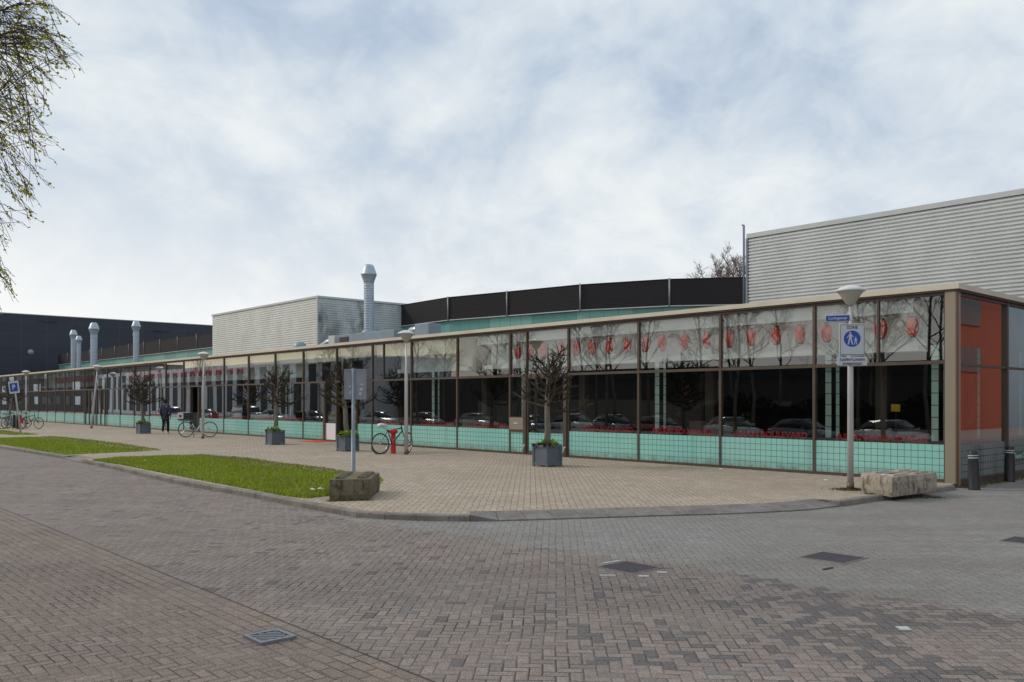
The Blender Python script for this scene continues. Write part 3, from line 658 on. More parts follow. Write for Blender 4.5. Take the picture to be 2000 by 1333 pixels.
# side face along D2
SM = [.08, 2.92, 5.6, 8.3, 11.0, 13.6]
for k in range(len(SM) - 1):
    t0, t1 = SM[k], SM[k + 1]; fr = MB(); a, b = t0 + .04, t1 - .04
    fr.fbox(-.045, .08, t1 - .04, t1 + .04, -.09, 3.86)
    if k == 0: fr.fbox(-.045, .08, t0 - .02, t0 + .04, -.09, 3.86)
    fr.fbox(-.03, .08, a, b, 2.37, 2.42); fr.fbox(-.03, .08, a, b, 3.80, 3.86); fr.fbox(-.03, .08, a, b, -.09, .06)
    f = fr.build('glazed_bay', M['bronze'], PV)
    for nm, z0, z1 in (('upper_pane', 2.42, 3.8), ('lower_pane', ZP, 2.37)):
        m = MB(); m.quad(FP(.02, a, z0), FP(.02, b, z0), FP(.02, b, z1), FP(.02, a, z1)); m.build(nm, M['glass'], f)
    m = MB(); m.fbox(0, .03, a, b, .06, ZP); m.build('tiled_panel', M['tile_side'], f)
    m = MB(); m.fbox(-.02, .02, t0, t1, -.14, -.09); 
# interior shell
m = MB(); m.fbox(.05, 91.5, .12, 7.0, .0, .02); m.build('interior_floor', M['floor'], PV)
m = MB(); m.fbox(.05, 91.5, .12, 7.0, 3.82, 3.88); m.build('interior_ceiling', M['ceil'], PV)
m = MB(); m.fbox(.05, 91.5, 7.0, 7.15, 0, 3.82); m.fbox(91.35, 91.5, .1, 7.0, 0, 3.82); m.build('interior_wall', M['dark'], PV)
m = MB(); m.fbox(.52, .62, 1.1, 6.9, .02, 3.8); m.build('red_wall', M['red_wall'], PV)
m = MB()
for x0, x1 in ((.9, 15.2), (16.2, 20.5), (28, 52), (56, 72)):
    m.fbox(x0, x1, .80, .95, 2.72, 3.80); m.fbox(x0, x1, .62, .799, 2.72, 2.86); m.fbox(x0, x1, .56, .799, 3.50, 3.79)
m.build('bulkhead', M['white'], PV)
for x0, x1 in ((.9, 15.2),):
    m = MB(); m.fbox(x0, x1, .20, .24, 3.52, 3.79); m.build('added_band', M['white'], PV); m = MB(); m.fbox(x0, x1, .46, .619, 2.72, 2.84); m.build('ledge', M['white'], PV)  # bulkhead band and ledge repeated near the glass to catch more light
for k in range(6, 13): m = MB(); m.fbox(MU[k] + .06, MU[k + 1] - .06, .16, .19, 3.30 + .04 * (k % 3), 3.79); m.build('added_band', M['added_band'], PV)  # added cream bands stand in for warm sky reflected in these panes
for q in range(17): m = MB(); m.fbox(2.9 + q * 5.2, 3.2 + q * 5.2, 3.4, 3.6, .02, 3.8); m.build('column', M['beige'], PV)
for q in range(9): m = MB(); m.fbox(1.4 + q * 5.2, 2.9 + q * 5.2, 2.2, 2.9, .02, .98 + .1 * (q % 2)); m.build('counter', M['beige'], PV)
# frosted strips beside some mullions
def strip(s, t=.22, side=False):
    m = MB(); z = ZP + .06
    while z < 2.62:
        if side:
            m.fbox(t, t + .01, s, s + .14, z, z + .235)
        else:
            m.fbox(s - .07, s + .07, t, t + .008, z, z + .235); m.fbox(s - .20, s - .12, t + .12, t + .128, z, z + .235)
        z += .25
    m.build('frosted_strip', M['frost'], PV)
for s in (.46, 2.80, 7.69, 13.0, 17.7, 28.7, 44.6): strip(s)
strip(1.95, .25, True); strip(4.6, .25, True)

# ------------------------------------------------------------------ lanterns inside
L0 = None
def lantern_at(s, label, t=.34, z=3.22):
    global L0
    if L0 is None:
        L0 = thing('paper_lantern', label, 'lantern', FP(s, t, z), 'red paper lanterns strung behind the glass')
        prof = [(.06, -.20)] + [(.122 * math.sin(max(.35, PI * (i + .5) / 13)) ** .35 * (1 + (.03 if i % 2 else -.02)), -.20 + .40 * i / 12) for i in range(13)] + [(.06, .20)]
        m = MB(); m.lathe(FP(s, t, z), prof, 14); m.build('lantern_body', M['red'], L0)
        m = MB(); m.lathe(FP(s, t, z), [(.06, .20), (.06, .23)], 12); m.lathe(FP(s, t, z), [(.05, -.225), (.055, -.2)], 12); m.build('cap', M['black'], L0)
        m = MB(); m.tube([FP(s, t, z + .23), FP(s, t, 3.81)], .005, 4); m.build('cord', M['black'], L0)
        return L0
    c = copy_tree(L0); c.location = FP(s, t, z); k_ = .88 + .2 * ((s * 7.3) % 1); c.scale = (k_ * (.9 + .2 * ((s * 3.1) % 1)), k_, 1); c.rotation_euler = (.05 * math.sin(s * 9), .05 * math.cos(s * 13), s); c['label'] = label; return c
JJ = random.Random(44)
for i in range(20): lantern_at(.98 + .655 * i + JJ.uniform(-.07, .07), 'red paper lantern behind the upper glass, %s counted from the corner pillar' % ORD[i])
for i in range(26): lantern_at(33.4 + .655 * i, 'red paper lantern behind the middle stretch of glass, %s counted from the white-box end' % ORD[i])
for i in range(14): lantern_at(57.6 + .68 * i, 'red paper lantern behind the far left glazing, %s after the double doors' % ORD[i])

def leafclump(m, c, r, n, rr, sz=.12, droop=.4):
    for _ in range(n):
        a = rr.uniform(0, 2 * PI); el = rr.uniform(.1, 1.4); d = Vector((math.cos(a) * math.cos(el), math.sin(a) * math.cos(el), math.sin(el)))
        L = rr.uniform(.5, 1) * r; w = d.cross(UP); w = (w.normalized() if w.length > .01 else Vector((1, 0, 0))) * sz * rr.uniform(.2, .35)
        p0 = c + Vector((rr.gauss(0, r * .15), rr.gauss(0, r * .15), 0)); p1 = p0 + d * L * .55; p2 = p0 + d * L + UP * (-droop * L * .6)
        m.add([p0, p1 - w, p1 + w, p2], [(0, 1, 3), (0, 3, 2)])
rr = random.Random(12)
for s, lab, hh in ((7.35, 'leafy green pot plant on the floor behind a window', 1.15), (5.2, 'thin climbing pot plant just behind the window glass', 1.1), (2.4, 'bushy pot plant in shadow behind the corner window', 1.0)):
    r_ = thing('indoor_plant', lab + (' near the frosted strip' if s > 7 else ''), 'plant', FP(s, .55, .02))
    m = MB(); m.lathe(FP(s, .55, .02), [(.11, 0), (.15, .3), (.14, .3)], 14); m.build('pot', M['black'], r_)
    m = MB()
    for q in range(6): leafclump(m, FP(s + rr.gauss(0, .08), .55 + rr.gauss(0, .06), .4 + hh * q / 7), .28, 26, rr, .14)
    m.build('foliage', M['indoor'], r_)
r_ = thing('yellow_reflection', 'small yellow card standing in for a reflection in the corner window', 'reflection_card', FP(1.62, 1.0, .02))  # card on a stand, added in place of a yellow reflection in the pane
m = MB(); m.fbox(1.52, 1.72, 1.0, 1.015, 1.42, 1.58); m.build('reflection_card', M['ybox'], r_); m = MB(); m.tube([FP(1.62, 1.02, .02), FP(1.62, 1.02, 1.5)], .012, 6); m.lathe(FP(1.62, 1.02, .02), [(.14, 0), (.14, .015), (.02, .03)], 14); m.build('stand', M['black'], r_)
r_ = thing('display_stand', 'slim black stand with round red top inside the open doorway', 'stand', FP(23.1, .45, .02))
m = MB(); m.lathe(FP(23.1, .45, 1.08), [(.03, -.2), (.13, -.13), (.16, 0), (.13, .13), (.04, .19)], 16); m.build('round_top', M['hyd'], r_)
m = MB(); m.lathe(FP(23.1, .45, .3), [(.10, 0), (.14, .1), (.13, .55), (.05, .6)], 14); m.build('body', M['black'], r_); m = MB(); m.lathe(FP(23.1, .45, .02), [(.13, 0), (.12, .28)], 14); m.build('foot', M['hyd'], r_)
o = MB().fbox(24.15, 24.75, .10, .14, .80, 1.22).build('menu_board', M['card'], None, .01); tag(o, 'plain brown board behind the glass left of the open doorway', 'board')
o = MB().fbox(21.95, 22.2, -.01, .012, 1.32, 1.62).build('wall_plaque', M['black'], None, .004); tag(o, 'small black plaque on the glass right of the open doorway', 'plaque')
o = MB().fbox(56.0, 57.6, .35, .40, .5, 1.7).build('poster', M['bluep'], None); tag(o, 'blue poster panel inside the double doors at far left', 'poster')

# green board low on the side glass
r_ = thing('club_sign', 'green board with white lettering low on the side wall', 'sign', FP(-.06, 3.4, .42))
m = MB(); m.fbox(-.065, -.048, 3.14, 5.2, .30, .50); m.build('board', M['green'], r_)
text_mb('Tennis Club', .17, FP(-.068, 3.24, .40), D2, UP, -D1 * 1.0, .002, 'LEFT', .002, 1.05).build('lettering', M['signw'], r_)

# ------------------------------------------------------------------ buildings behind
def ribbed(m, P0, P1, z0, z1, out, pitch=.11, dep=.032):
    prof = []; z = z0
    while z < z1 - 1e-6:
        for dzp, o in ((0, 0), (.30, 0), (.42, dep), (.88, dep), (1.0, 0)):
            zz_ = z + dzp * pitch
            if zz_ <= z1: prof.append((o, zz_))
        z += pitch
    vs = []
    for o, zz_ in prof: vs += [P0 + out * o + UP * zz_, P1 + out * o + UP * zz_]
    m.add(vs, [(2 * i, 2 * i + 1, 2 * i + 3, 2 * i + 2) for i in range(len(prof) - 1)])
# big white corrugated hall on the right
wb = thing('corrugated_hall', 'tall white horizontally ribbed metal hall rising behind the corner', 'building', FP(0, 6, 0))
m = MB(); ribbed(m, FP(8.55, 6), FP(.03, 6), 3.9, 6.88, -D2, .105, .045); m.build('front_cladding', M['rib'], wb)
m = MB(); m.fbox(.05, 8.55, 6.05, 26, 3.985, 6.86); m.build('hall_body', M['rib'], wb)
m = MB(); m.fbox(0, 8.60, 5.93, 26.1, 6.88, 7.02); m.build('roof_edge', M['trim'], wb)
m = MB(); m.fbox(8.56, 8.63, 5.93, 6.04, 4.0, 6.88); m.build('corner_trim', M['post_dark'], wb)
m = MB(); m.tube([FP(8.72, 5.97, 3.99), FP(8.72, 5.97, 7.32), FP(8.78, 5.97, 7.34)], .035, 8); m.build('roof_pipe', M['post_dark'], wb)
# white box volume in the middle
bx = thing('ribbed_box_building', 'lower cream ribbed metal box above the glass front, streaked on one side', 'building', FP(30.8, 3, 0))
m = MB(); ribbed(m, FP(43.3, 3), FP(30.8, 3), 3.9, 6.72, -D2, .115, .022); m.build('front_cladding', M['ribbox'], bx)
m = MB(); ribbed(m, FP(30.8, 3), FP(30.8, 10.94), 3.9, 6.72, -D1, .115, .022); m.build('side_cladding', M['rib_dirty_shaded'], bx)
m = MB(); m.fbox(30.84, 43.3, 3.04, 14, 3.9, 6.70); m.build('box_body', M['ribbox'], bx)
m = MB(); m.fbox(30.74, 43.36, 2.94, 14, 6.72, 6.82); m.build('roof_edge', M['trim'], bx)
m = MB(); m.fbox(30.75, 30.80, 2.94, 3.0, 3.98, 6.72); m.fbox(30.74, 30.8, 10.9, 10.98, 3.98, 6.72); m.build('corner_trim', M['trim'], bx)
m = MB(); m.fbox(30.70, 30.74, 10.55, 10.8, 4.4, 6.3); m.build('louvre_slot', M['black'], bx)
# teal and black main hall (straight left run + curved run)
mh = thing('main_hall', 'long low hall with teal wall band beneath black louvred screens', 'building', FP(60, 7.9, 0))
crv = [Vector(p) for p in ((-5.85, 45.5, 0), (-3.13, 42.1, 0), (-.24, 39.95, 0), (2.96, 37.5, 0), (6.53, 35.8, 0), (9.9, 35.2, 0), (13.5, 35.0, 0))]
lft = [FP(57.8 + 3.8 * (10 - i), 7.9) for i in range(14)] + [FP(43.2, 7.9)]
def wall_run(P, z0, z1, name, mat, th=.15, inset=0.0, par=mh):
    m = MB(); B = offs(P, th)
    for i in range(len(P) - 1):
        a, b, c, d = P[i], P[i + 1], B[i + 1], B[i]
        m.add([Vector((v.x, v.y, z)) for z in (z0, z1) for v in (a, b, c, d)], [(3, 2, 1, 0), (4, 5, 6, 7), (0, 1, 5, 4), (2, 3, 7, 6)] + ([(3, 0, 4, 7)] if i == 0 else []) + ([(1, 2, 6, 5)] if i == len(P) - 2 else []))
    return m.build(name, mat, par)
for P in (crv, lft):
    wall_run(offs(P, .12), 3.9, 5.60, 'teal_wall', M['teal'])
    wall_run(P, 5.64, 6.70, 'louvre_screen', M['louver'], .2)
    wall_run(offs(P, -.03), 5.585, 5.625, 'screen_rail', M['trim'], .05)
    wall_run(offs(P, -.02), 6.702, 6.735, 'top_rail', M['louver'], .24)
for p in crv[1:-1]: m = MB(); m.tube([p + Vector((0, -.06, 5.6)), p + Vector((0, -.06, 6.76))], .035, 6); m.build('screen_post', M['lgrey'], mh)
for i in range(1, 14):
    p = lft[i]; m = MB(); m.tube([p - D2 * .05 + UP * 5.62, p - D2 * .05 + UP * 6.76], .022, 6); m.build('screen_post', M['signg'], mh)
m = MB(); m.prism([(p.x, p.y) for p in [FP(95, 8.1), FP(95, 30), FP(8, 34), FP(2, 24)] + [offs(crv, .4)[i] for i in range(6, -1, -1)] + [FP(43.2, 8.2)]], 3.95, 6.3); m.build('hall_roof', M['roof'], mh)
# far anthracite hall
fh = thing('anthracite_hall', 'large dark anthracite panelled hall closing the street at far left', 'building', FP(100, 0, 0))
m = MB(); m.fbox(100, 130, -3, 62, -.08, 11.25); m.build('hall_body', M['hall'], fh)
m = MB(); m.fbox(99.93, 130.1, -3.1, 62.1, 11.25, 11.33); m.build('roof_edge', M['trim'], fh)
m = MB(); m.lathe(FP(100, 6.2, 7.1), [(.30, 0.0), (.30, .06)], 24, True, -D1); m.build('round_emblem', M['lgrey'], fh)
for t, z in ((8.0, 10.6), (20.5, 10.2)):
    m = MB(); m.fbox(99.9, 100, t - .9, t + .9, z - .07, z + .07); m.build('wall_light', M['black'], fh)
for t, z in ((17.2, 9.6), (21.6, 8.9)): m = MB(); m.lathe(FP(100, t, z), [(.14, 0), (.1, .08)], 12, True, -D1); m.build('wall_vent', M['trim'], fh)

# chimneys and roof plant
def chimney(px, Yd, r, ztop, lab, zb=4.0, capr=1.55):
    p = Vector(((px - 1000) / F * Yd, Yd, zb)); ch = thing('flue_chimney', lab, 'chimney', p, 'steel flues on the flat roof')
    ch_h = r * 3.6; zc = ztop - ch_h
    m = MB(); prof = []; z = zb
    while z < zc: prof += [(r, z - zb), (r, z - zb + .085), (r * 1.012, z - zb + .09), (r * 1.012, z - zb + .10)]; z += .105
    prof.append((r, zc - zb)); m.lathe(p, prof, 20); m.build('flue_pipe', M['galv'], ch)
    m = MB(); c = Vector((p.x, p.y, zc)); R_ = r * capr
    m.lathe(c, [(r * 1.05, 0), (r * 1.05, .03), (R_, ch_h * .42), (R_ * 1.03, ch_h * .45), (R_, ch_h * .48), (r * 1.0, ch_h * .92), (r * .7, ch_h), (.01, ch_h * 1.02)], 20); m.build('cowl', M['galv'], ch)
    m = MB(); m.lathe(p, [(r * 1.5, 0), (r * 1.5, .03), (r * 1.1, .12)], 20); m.build('flashing', M['duct'], ch)
chimney(720.5, 36.1, .21, 7.37, 'tall ringed steel flue rising beside the cream ribbed box', 4.5)
chimney(266, 58.5, .19, 7.10, 'narrow steel flue nearest the left end of the ribbed box')
chimney(183.5, 65.3, .24, 7.60, 'wide steel flue with large double-cone cowl, between other flues')
chimney(143.5, 69.3, .19, 7.37, 'steel flue furthest left, taller one of a close pair')
chimney(154, 68.0, .16, 6.80, 'shorter thin steel flue just right of its close neighbour')
r_ = thing('roof_duct', 'blue grey rectangular ventilation duct lying on the flat roof', 'duct', FP(24, 1.6, 4.0))
m = MB(); m.fbox(21.6, 25.8, 1.2, 2.1, 4.02, 4.5); m.build('duct_box', M['duct'], r_, .01); m = MB(); m.fbox(25.0, 25.7, 1.17, 1.2, 4.1, 4.4); m.build('grille', M['black'], r_)
r_ = thing('roof_unit', 'pale square air unit with round pipe on the flat roof', 'air unit', FP(26.4, 1.4, 4.0))
m = MB(); m.fbox(26.0, 26.5, 1.1, 1.7, 4.0, 4.5); m.build('unit_box', M['trim'], r_, .01); m = MB(); m.tube([FP(26.5, 1.4, 4.32), FP(27.0, 1.4, 4.26), FP(27.8, 1.4, 4.02)], .15, 12); m.build('pipe', M['galv'], r_)
r_ = thing('elbow_pipe', 'shiny bent silver duct elbow on the roof near the curved wall', 'pipe', FP(20.9, 1.5, 4.0))
m = MB(); m.tube([FP(21.0, 1.5, 3.98), FP(21.0, 1.5, 4.2), FP(20.93, 1.5, 4.33), FP(20.8, 1.5, 4.41), FP(20.5, 1.5, 4.43), FP(20.2, 1.5, 4.43)], .14, 14); m.build('elbow', M['chrome'], r_)
m = MB(); m.fbox(19.3, 20.2, 1.2, 1.8, 4.1, 4.6); m.build('fan_box', M['duct'], r_, .01)
o = MB().lathe(FP(30.0, 1.6, 3.98), [(.33, 0), (.33, .2), (.28, .36), (.16, .46), (.02, .49)], 20).build('roof_cowl', M['duct']); tag(o, 'small grey domed cowl on the roof in front of the ribbed box', 'cowl')

# ------------------------------------------------------------------ street lamps
def lamp(base, top, label, tilt=None, r=.052, hs=1.0):
    L = thing('street_lamp', label, 'street lamp', base, 'low mushroom street lamps on the plaza')
    t = tilt or Vector((0, 0, 1)); ax = t.normalized(); Ht = top
    P = lambda z: Vector(base) + ax * z
    m = MB(); m.tube([P(.0), P(2.55), P(2.62), P(Ht - .38)], [r * 1.12, r * 1.0, r * .62, r * .55], 14); m.build('pole', M['post'], L)
    m = MB(); m.tube([P(0), P(.14)], r * 1.3, 14); m.build('base_collar', M['brown'], L)
    m = MB(); m.lathe(P(Ht - .40), [(.05, 0), (.06, .03), (.10, .06), (.185, .20), (.225, .245), (.23, .26)], 24, True, ax); m.build('lamp_bowl', M['lampb'], L)
    m = MB(); m.lathe(P(Ht - .40), [(.24, .255), (.27, .265), (.272, .285), (.20, .33), (.08, .372), (.02, .38)], 24, True, ax); m.build('lamp_cap', M['lampw'], L)
    return L
lamps = [(1661, 957, 3.83, 'street lamp carrying blue street sign and pedestrian zone sign', None), (793.5, 888, 3.87, 'street lamp beside the black bicycle and red hydrant', None),
         (396, 857, 3.85, 'street lamp in front of the white delivery bicycle', Vector((.012, 0, 1))), (178.5, 837, 3.9, 'street lamp leaning to the right in front of the double doors', Vector((.10, 0, 1))), (51, 829.5, 3.85, 'street lamp behind the parked bicycles at far left', None)]
for px, py, h_, lb, tl in lamps: lamp(G(px, py), h_, lb, tl)
# signs on the near lamp
def signplate(name, label, cat, c, w, h, right, out, mat, rim=None, th=.012):
    S = thing(name, label, cat, c)
    m = MB(); m.obox(c, right, out, UP, w / 2, th, h / 2); m.build('plate', mat, S, .012); return S
b0 = G(1661, 957); rgt = Vector((1, -.06, 0)).normalized(); outv = Vector((-.06, -1, 0)).normalized()
Yl = b0.y - .09; c = AT(1664, 664, Yl)
S = signplate('zone_sign', 'white rectangular pedestrian zone sign with blue disc on lamp post', 'sign', c, .465, .595, rgt, outv, M['signw'])
o_ = outv * .014; m = MB()
for a_, b_ in (((-.212, .27), (.212, .278)), ((-.212, -.278), (.212, -.27)), ((-.22, -.278), (-.212, .278)), ((.212, -.278), (.22, .278))):
    p = [c + rgt * x + UP * z + outv * .0145 for x, z in ((a_[0], a_[1]), (b_[0], a_[1]), (b_[0], b_[1]), (a_[0], b_[1]))]; m.quad(*p)
m.build('border', M['signk'], S)
dc = c + UP * .018 + outv * .0145; m = MB(); m.disc(dc, rgt, UP, .152, 36); dsc = m.build('blue_disc', M['signb'], S)
def fig2d(m, pts, cc, sc): m.add([cc + rgt * (x * sc) + UP * (z * sc) + outv * .002 for x, z in pts], [tuple(range(len(pts)))])
m = MB()
def person_pict(m, cx_, cz, s):
    cc = dc + rgt * cx_ + UP * cz
    m.add([cc + rgt * (.018 * s * math.cos(a * PI / 8)) + UP * (.105 * s + .021 * s * math.sin(a * PI / 8)) + outv * .002 for a in range(16)], [tuple(range(16))])
    fig2d(m, [(-.022, .078), (.022, .078), (.026, 0), (-.026, 0)], cc, s)
    fig2d(m, [(-.026, 0.0), (.004, 0), (-.03, -.125), (-.052, -.125)], cc, s); fig2d(m, [(-.002, 0), (.026, 0), (.052, -.125), (.03, -.125)], cc, s)
    fig2d(m, [(-.022, .078), (-.018, .055), (-.058, -.0), (-.066, .01)], cc, s); fig2d(m, [(.022, .078), (.066, .02), (.06, .01), (.02, .05)], cc, s)
person_pict(m, -.035, .01, .95); person_pict(m, .062, -.038, .58); m.build('walking_figures', M['signw'], dsc)
text_mb('ZONE', .075, c + UP * .225 + outv * .015, rgt, UP, outv, .0008, 'CENTER', .001, 1.0).build('lettering', M['signk'], S)
c2 = AT(1664.5, 706, Yl); S = signplate('loading_sign', 'white supplementary plate with two lines of black lettering', 'sign', c2, .545, .165, rgt, outv, M['signw'])
text_mb('Laden-Lossen', .088, c2 + UP * .036 + outv * .014, rgt, UP, outv, .0008, 'CENTER', .0012, .93).build('lettering', M['signk'], S)
text_mb('toegestaan', .088, c2 - UP * .04 + outv * .014, rgt, UP, outv, .0008, 'CENTER', .0012, .93).build('lettering', M['signk'], S)
c3 = AT(1636, 622, b0.y - .05); r3 = Vector((.93, -.30, 0)).normalized(); o3 = Vector((-.30, -.93, 0)).normalized()
S = signplate('street_name_sign', 'small blue street name sign projecting from lamp post', 'sign', c3, .43, .125, r3, o3, M['signw'])
m = MB(); m.obox(c3 + o3 * .013, r3, o3, UP, .205, .001, .052); m.build('blue_face', M['signb'], S)
text_mb('Curlingstraat', .072, c3 + o3 * .0155, r3, UP, o3, .0006, 'CENTER', .001, .86).build('lettering', M['signw'], S)
m = MB(); m.tube([c3 + r3 * .2, Vector((b0.x, b0.y, c3.z))], .012, 6); m.build('bracket', M['post'], S)

# parking sign and the sign seen from behind
pb = G(40.5, 845.5); pc = AT(28.5, 757, pb.y); ps = thing('parking_sign', 'blue parking sign on a leaning post above the left lawn', 'sign', pb)
ax = (pc - pb).normalized(); rt = Vector((ax.z, 0, -ax.x)).normalized(); m = MB(); m.tube([pb, pb + ax * 2.2, pc + ax * .2], [.045, .04, .03], 10); m.build('post', M['post'], ps)
fwd = Vector((0, -1, 0)); cc = pc + fwd * .06; m = MB(); m.obox(cc, rt, fwd, ax, .27, .012, .32); m.build('plate', M['signw'], ps, .01)
m = MB(); m.obox(cc + fwd * .014, rt, fwd, ax, .20, .002, .22); m.build('blue_face', M['signb'], ps)
text_mb('P', .36, cc + fwd * .018, rt, ax, fwd, .001, 'CENTER', .008, 1).build('lettering', M['signw'], ps)
sb = G(690, 921); sb = Vector((sb.x, sb.y, 0)); S = thing('road_sign', 'grey back of a rectangular road sign with peeling stickers', 'sign', sb)
m = MB(); m.tube([sb, sb + UP * .0, sb + UP * .98, sb + UP * 1.0, sb + UP * 2.42], [.05, .05, .05, .038, .038], 12); m.build('post', M['post_dark'], S)
cc = Vector((sb.x + .045, sb.y - .01, 2.05)); rtv = Vector((1, .05, 0)).normalized(); ov = Vector((.05, -1, 0)).normalized()
cc = cc - ov * .055
m = MB(); m.obox(cc, rtv, ov, UP, .255, .008, .345); m.build('plate', M['signg'], S)
m = MB()
for z in (-.345, .345): m.obox(cc + UP * z + ov * .012, rtv, ov, UP, .255, .014, .012)
for x in (-.25, .25): m.obox(cc + rtv * x + ov * .012, rtv, ov, UP, .008, .014, .333)
m.build('rim', M['lgrey'], S)
m = MB()
rr = random.Random(21)
for x, z, w, h_ in ((-.13, -.05, .05, .03), (-.12, -.20, .04, .06), (-.09, -.16, .02, .05), (.13, -.12, .05, .05), (.11, -.22, .035, .06), (.15, .0, .06, .02)):
    p = cc + rtv * x + UP * z + ov * .0095; k = [(-1, -.6), (.4, -1), (1, -.1), (.5, .9), (-.5, .6), (-.8, .2)]
    m.add([p + rtv * (q[0] * w * rr.uniform(.6, 1)) + UP * (q[1] * h_ * rr.uniform(.6, 1)) for q in k], [tuple(range(6))])
m.build('sticker_remains', M['signw'], S)

# bollards
for px, py, lb in ((1903, 957, 'black bollard with two white bands closest to the corner pillar'), (1972, 941, 'black bollard with two white bands in front of the green board')):
    b = G(px, py, ROADZ); B = thing('bollard', lb, 'bollard', b, 'black bollards along the side wall')
    m = MB(); ax = Vector((-.04 if px < 1950 else 0, .0, 1)).normalized()
    m.lathe(b, [(.115, 0), (.105, .02), (.10, .50), (.088, .60), (.088, .75), (.075, .765), (.01, .77)], 20, True, ax); m.build('post', M['black'], B)
    for z in (.62, .665): m = MB(); m.lathe(b + ax * z, [(.0895, 0), (.0895, .016)], 20, False, ax); m.build('reflective_band', M['lampw'], B)

# ------------------------------------------------------------------ planters with pruned trees
def branch(m, p, d, L, r, rr, depth, maxd, curl=.12, upb=.12):
    n = 4; pts = [p.copy()]; rad = [r]; q = p.copy(); dd = d.normalized()
    for i in range(n):
        dd = (dd + Vector((rr.gauss(0, curl), rr.gauss(0, curl), rr.gauss(0, curl) + upb))).normalized(); q = q + dd * (L / n); pts.append(q.copy()); rad.append(max(r * (1 - .62 * (i + 1) / n), .0025))
    m.tube(pts, rad, 5 if depth < 2 else 3, False)
    return pts, rad, dd
def pruned_tree(base, ztop, spread, seed, label, z0=.52):
    rr = random.Random(seed); T = thing('pruned_tree', label, 'tree', Vector((base.x, base.y, z0)), 'bare pruned trees in planters')
    lean = Vector((rr.gauss(0, .03), rr.gauss(0, .02), 0)); zs = [z0 - .12, z0 + .4, 1.35, 1.8, 2.25, ztop]; rs = [.095, .078, .072, .058, .042, .012]
    tp = [Vector((base.x + lean.x * i + rr.gauss(0, .012), base.y + lean.y * i, z)) for i, z in enumerate(zs)]
    m = MB(); m.tube(tp, rs, 10); m.build('trunk', M['barkg'], T)
    m = MB(); N_ = 22
    for i in range(N_):
        f = i / (N_ - 1); z = 1.45 + f * (ztop - 1.45) * .60; a = i * 2.4 + rr.uniform(-.4, .4)
        k = min(range(len(zs) - 1), key=lambda j: abs((zs[j] + zs[j + 1]) / 2 - z)); p = tp[k].lerp(tp[k + 1], max(0, min(1, (z - zs[k]) / (zs[k + 1] - zs[k]))))
        el = -.12 + f * .80 + rr.uniform(-.12, .15); L = spread * (1 - .42 * f) * rr.uniform(.72, 1.08)
        d = Vector((math.cos(a) * math.cos(el), math.sin(a) * math.cos(el), math.sin(el)))
        pts, rad, dd = branch(m, p, d, L * 1.08, 0.040 * (1 - .35 * f), rr, 0, 3, .10, .15)
        for j in range(7):
            g = rr.uniform(.22, 1.0); x = g * 4; q = pts[int(min(x, 3.99))].lerp(pts[min(int(x) + 1, 4)], x - int(x)) if g < 1 else pts[-1]
            d2 = (dd + Vector((rr.gauss(0, .75), rr.gauss(0, .75), rr.gauss(.25, .55)))).normalized()
            p2, r2, e2 = branch(m, q, d2, rr.uniform(.15, .36), .019, rr, 1, 3, .25, .10)
            for _ in range(3):
                q2 = p2[rr.choice((1, 2, 3, 4))]; d3 = (e2 + Vector((rr.gauss(0, .8), rr.gauss(0, .8), rr.gauss(.2, .6)))).normalized()
                branch(m, q2, d3, rr.uniform(.06, .18), .0105, rr, 2, 3, .3, .1)
    m.build('crown', M['bark'], T); return T
def planter(px, py, seed, ztop, spread, lab, w=.545, h=.55):
    g = G(px, py); cen = g + Vector((.0, w * .70, 0))
    P = thing('planter', 'square slate-grey planter box ' + lab[0], 'planter', cen, 'square planters along the glass front'); hw = w / 2
    def bb(m, x0, x1, y0, y1, z0, z1): m.obox(cen + D1 * ((x0 + x1) / 2) + D2 * ((y0 + y1) / 2) + UP * ((z0 + z1) / 2), D1, D2, UP, (x1 - x0) / 2, (y1 - y0) / 2, (z1 - z0) / 2)
    m = MB(); i_ = hw - .025
    bb(m, -i_, i_, -i_, -i_ + .02, .03, h - .02); bb(m, -i_, i_, i_ - .02, i_, .03, h - .02); bb(m, -i_, -i_ + .02, -i_ + .021, i_ - .021, .03, h - .02); bb(m, i_ - .02, i_, -i_ + .021, i_ - .021, .03, h - .02); m.build('side_panels', M['planter'], P)
    m = MB()
    for sx in (-1, 1):
        for sy in (-1, 1): bb(m, *(sorted((sx * hw, sx * (hw - .06)))), *(sorted((sy * hw, sy * (hw - .06)))), 0, h)
    for s_ in (-1, 1):
        for z0, z1 in ((.03, .10), (h - .07, h - .005)):
            bb(m, -hw + .061, hw - .061, *(sorted((s_ * (hw - .004), s_ * (hw - .03)))), z0, z1); bb(m, *(sorted((s_ * (hw - .004), s_ * (hw - .03)))), -hw + .061, hw - .061, z0, z1)
    m.build('frame', M['planter'], P, .004)
    m = MB(); bb(m, -hw + .05, hw - .05, -hw + .05, hw - .05, h - .12, h - .05); m.build('soil', M['soil'], P)
    rr = random.Random(seed * 7); B = thing('bedding_plants', 'green leaves and dark red foliage ' + lab[1], 'plants', cen + UP * (h - .05), 'bedding plants under the pruned trees')
    m = MB(); m2 = MB()
    for _ in range(9):
        q = cen + D1 * rr.uniform(-.21, .21) + D2 * rr.uniform(-.21, .21) + UP * (h - .06)
        leafclump(m, q, rr.uniform(.22, .36), 18, rr, .17, .35)
    for _ in range(9):
        q = cen + D1 * rr.choice((-.2, .2, rr.uniform(-.2, .2))) + D2 * rr.uniform(-.25, -.1) + UP * (h - .04); leafclump(m2, q, .13, 30, rr, .11, .5)
    m.build('green_leaves', M['leaf'], B); m2.build('red_foliage', M['purple'], B)
    pruned_tree(cen, ztop, spread, seed, lab[2], h - .05)
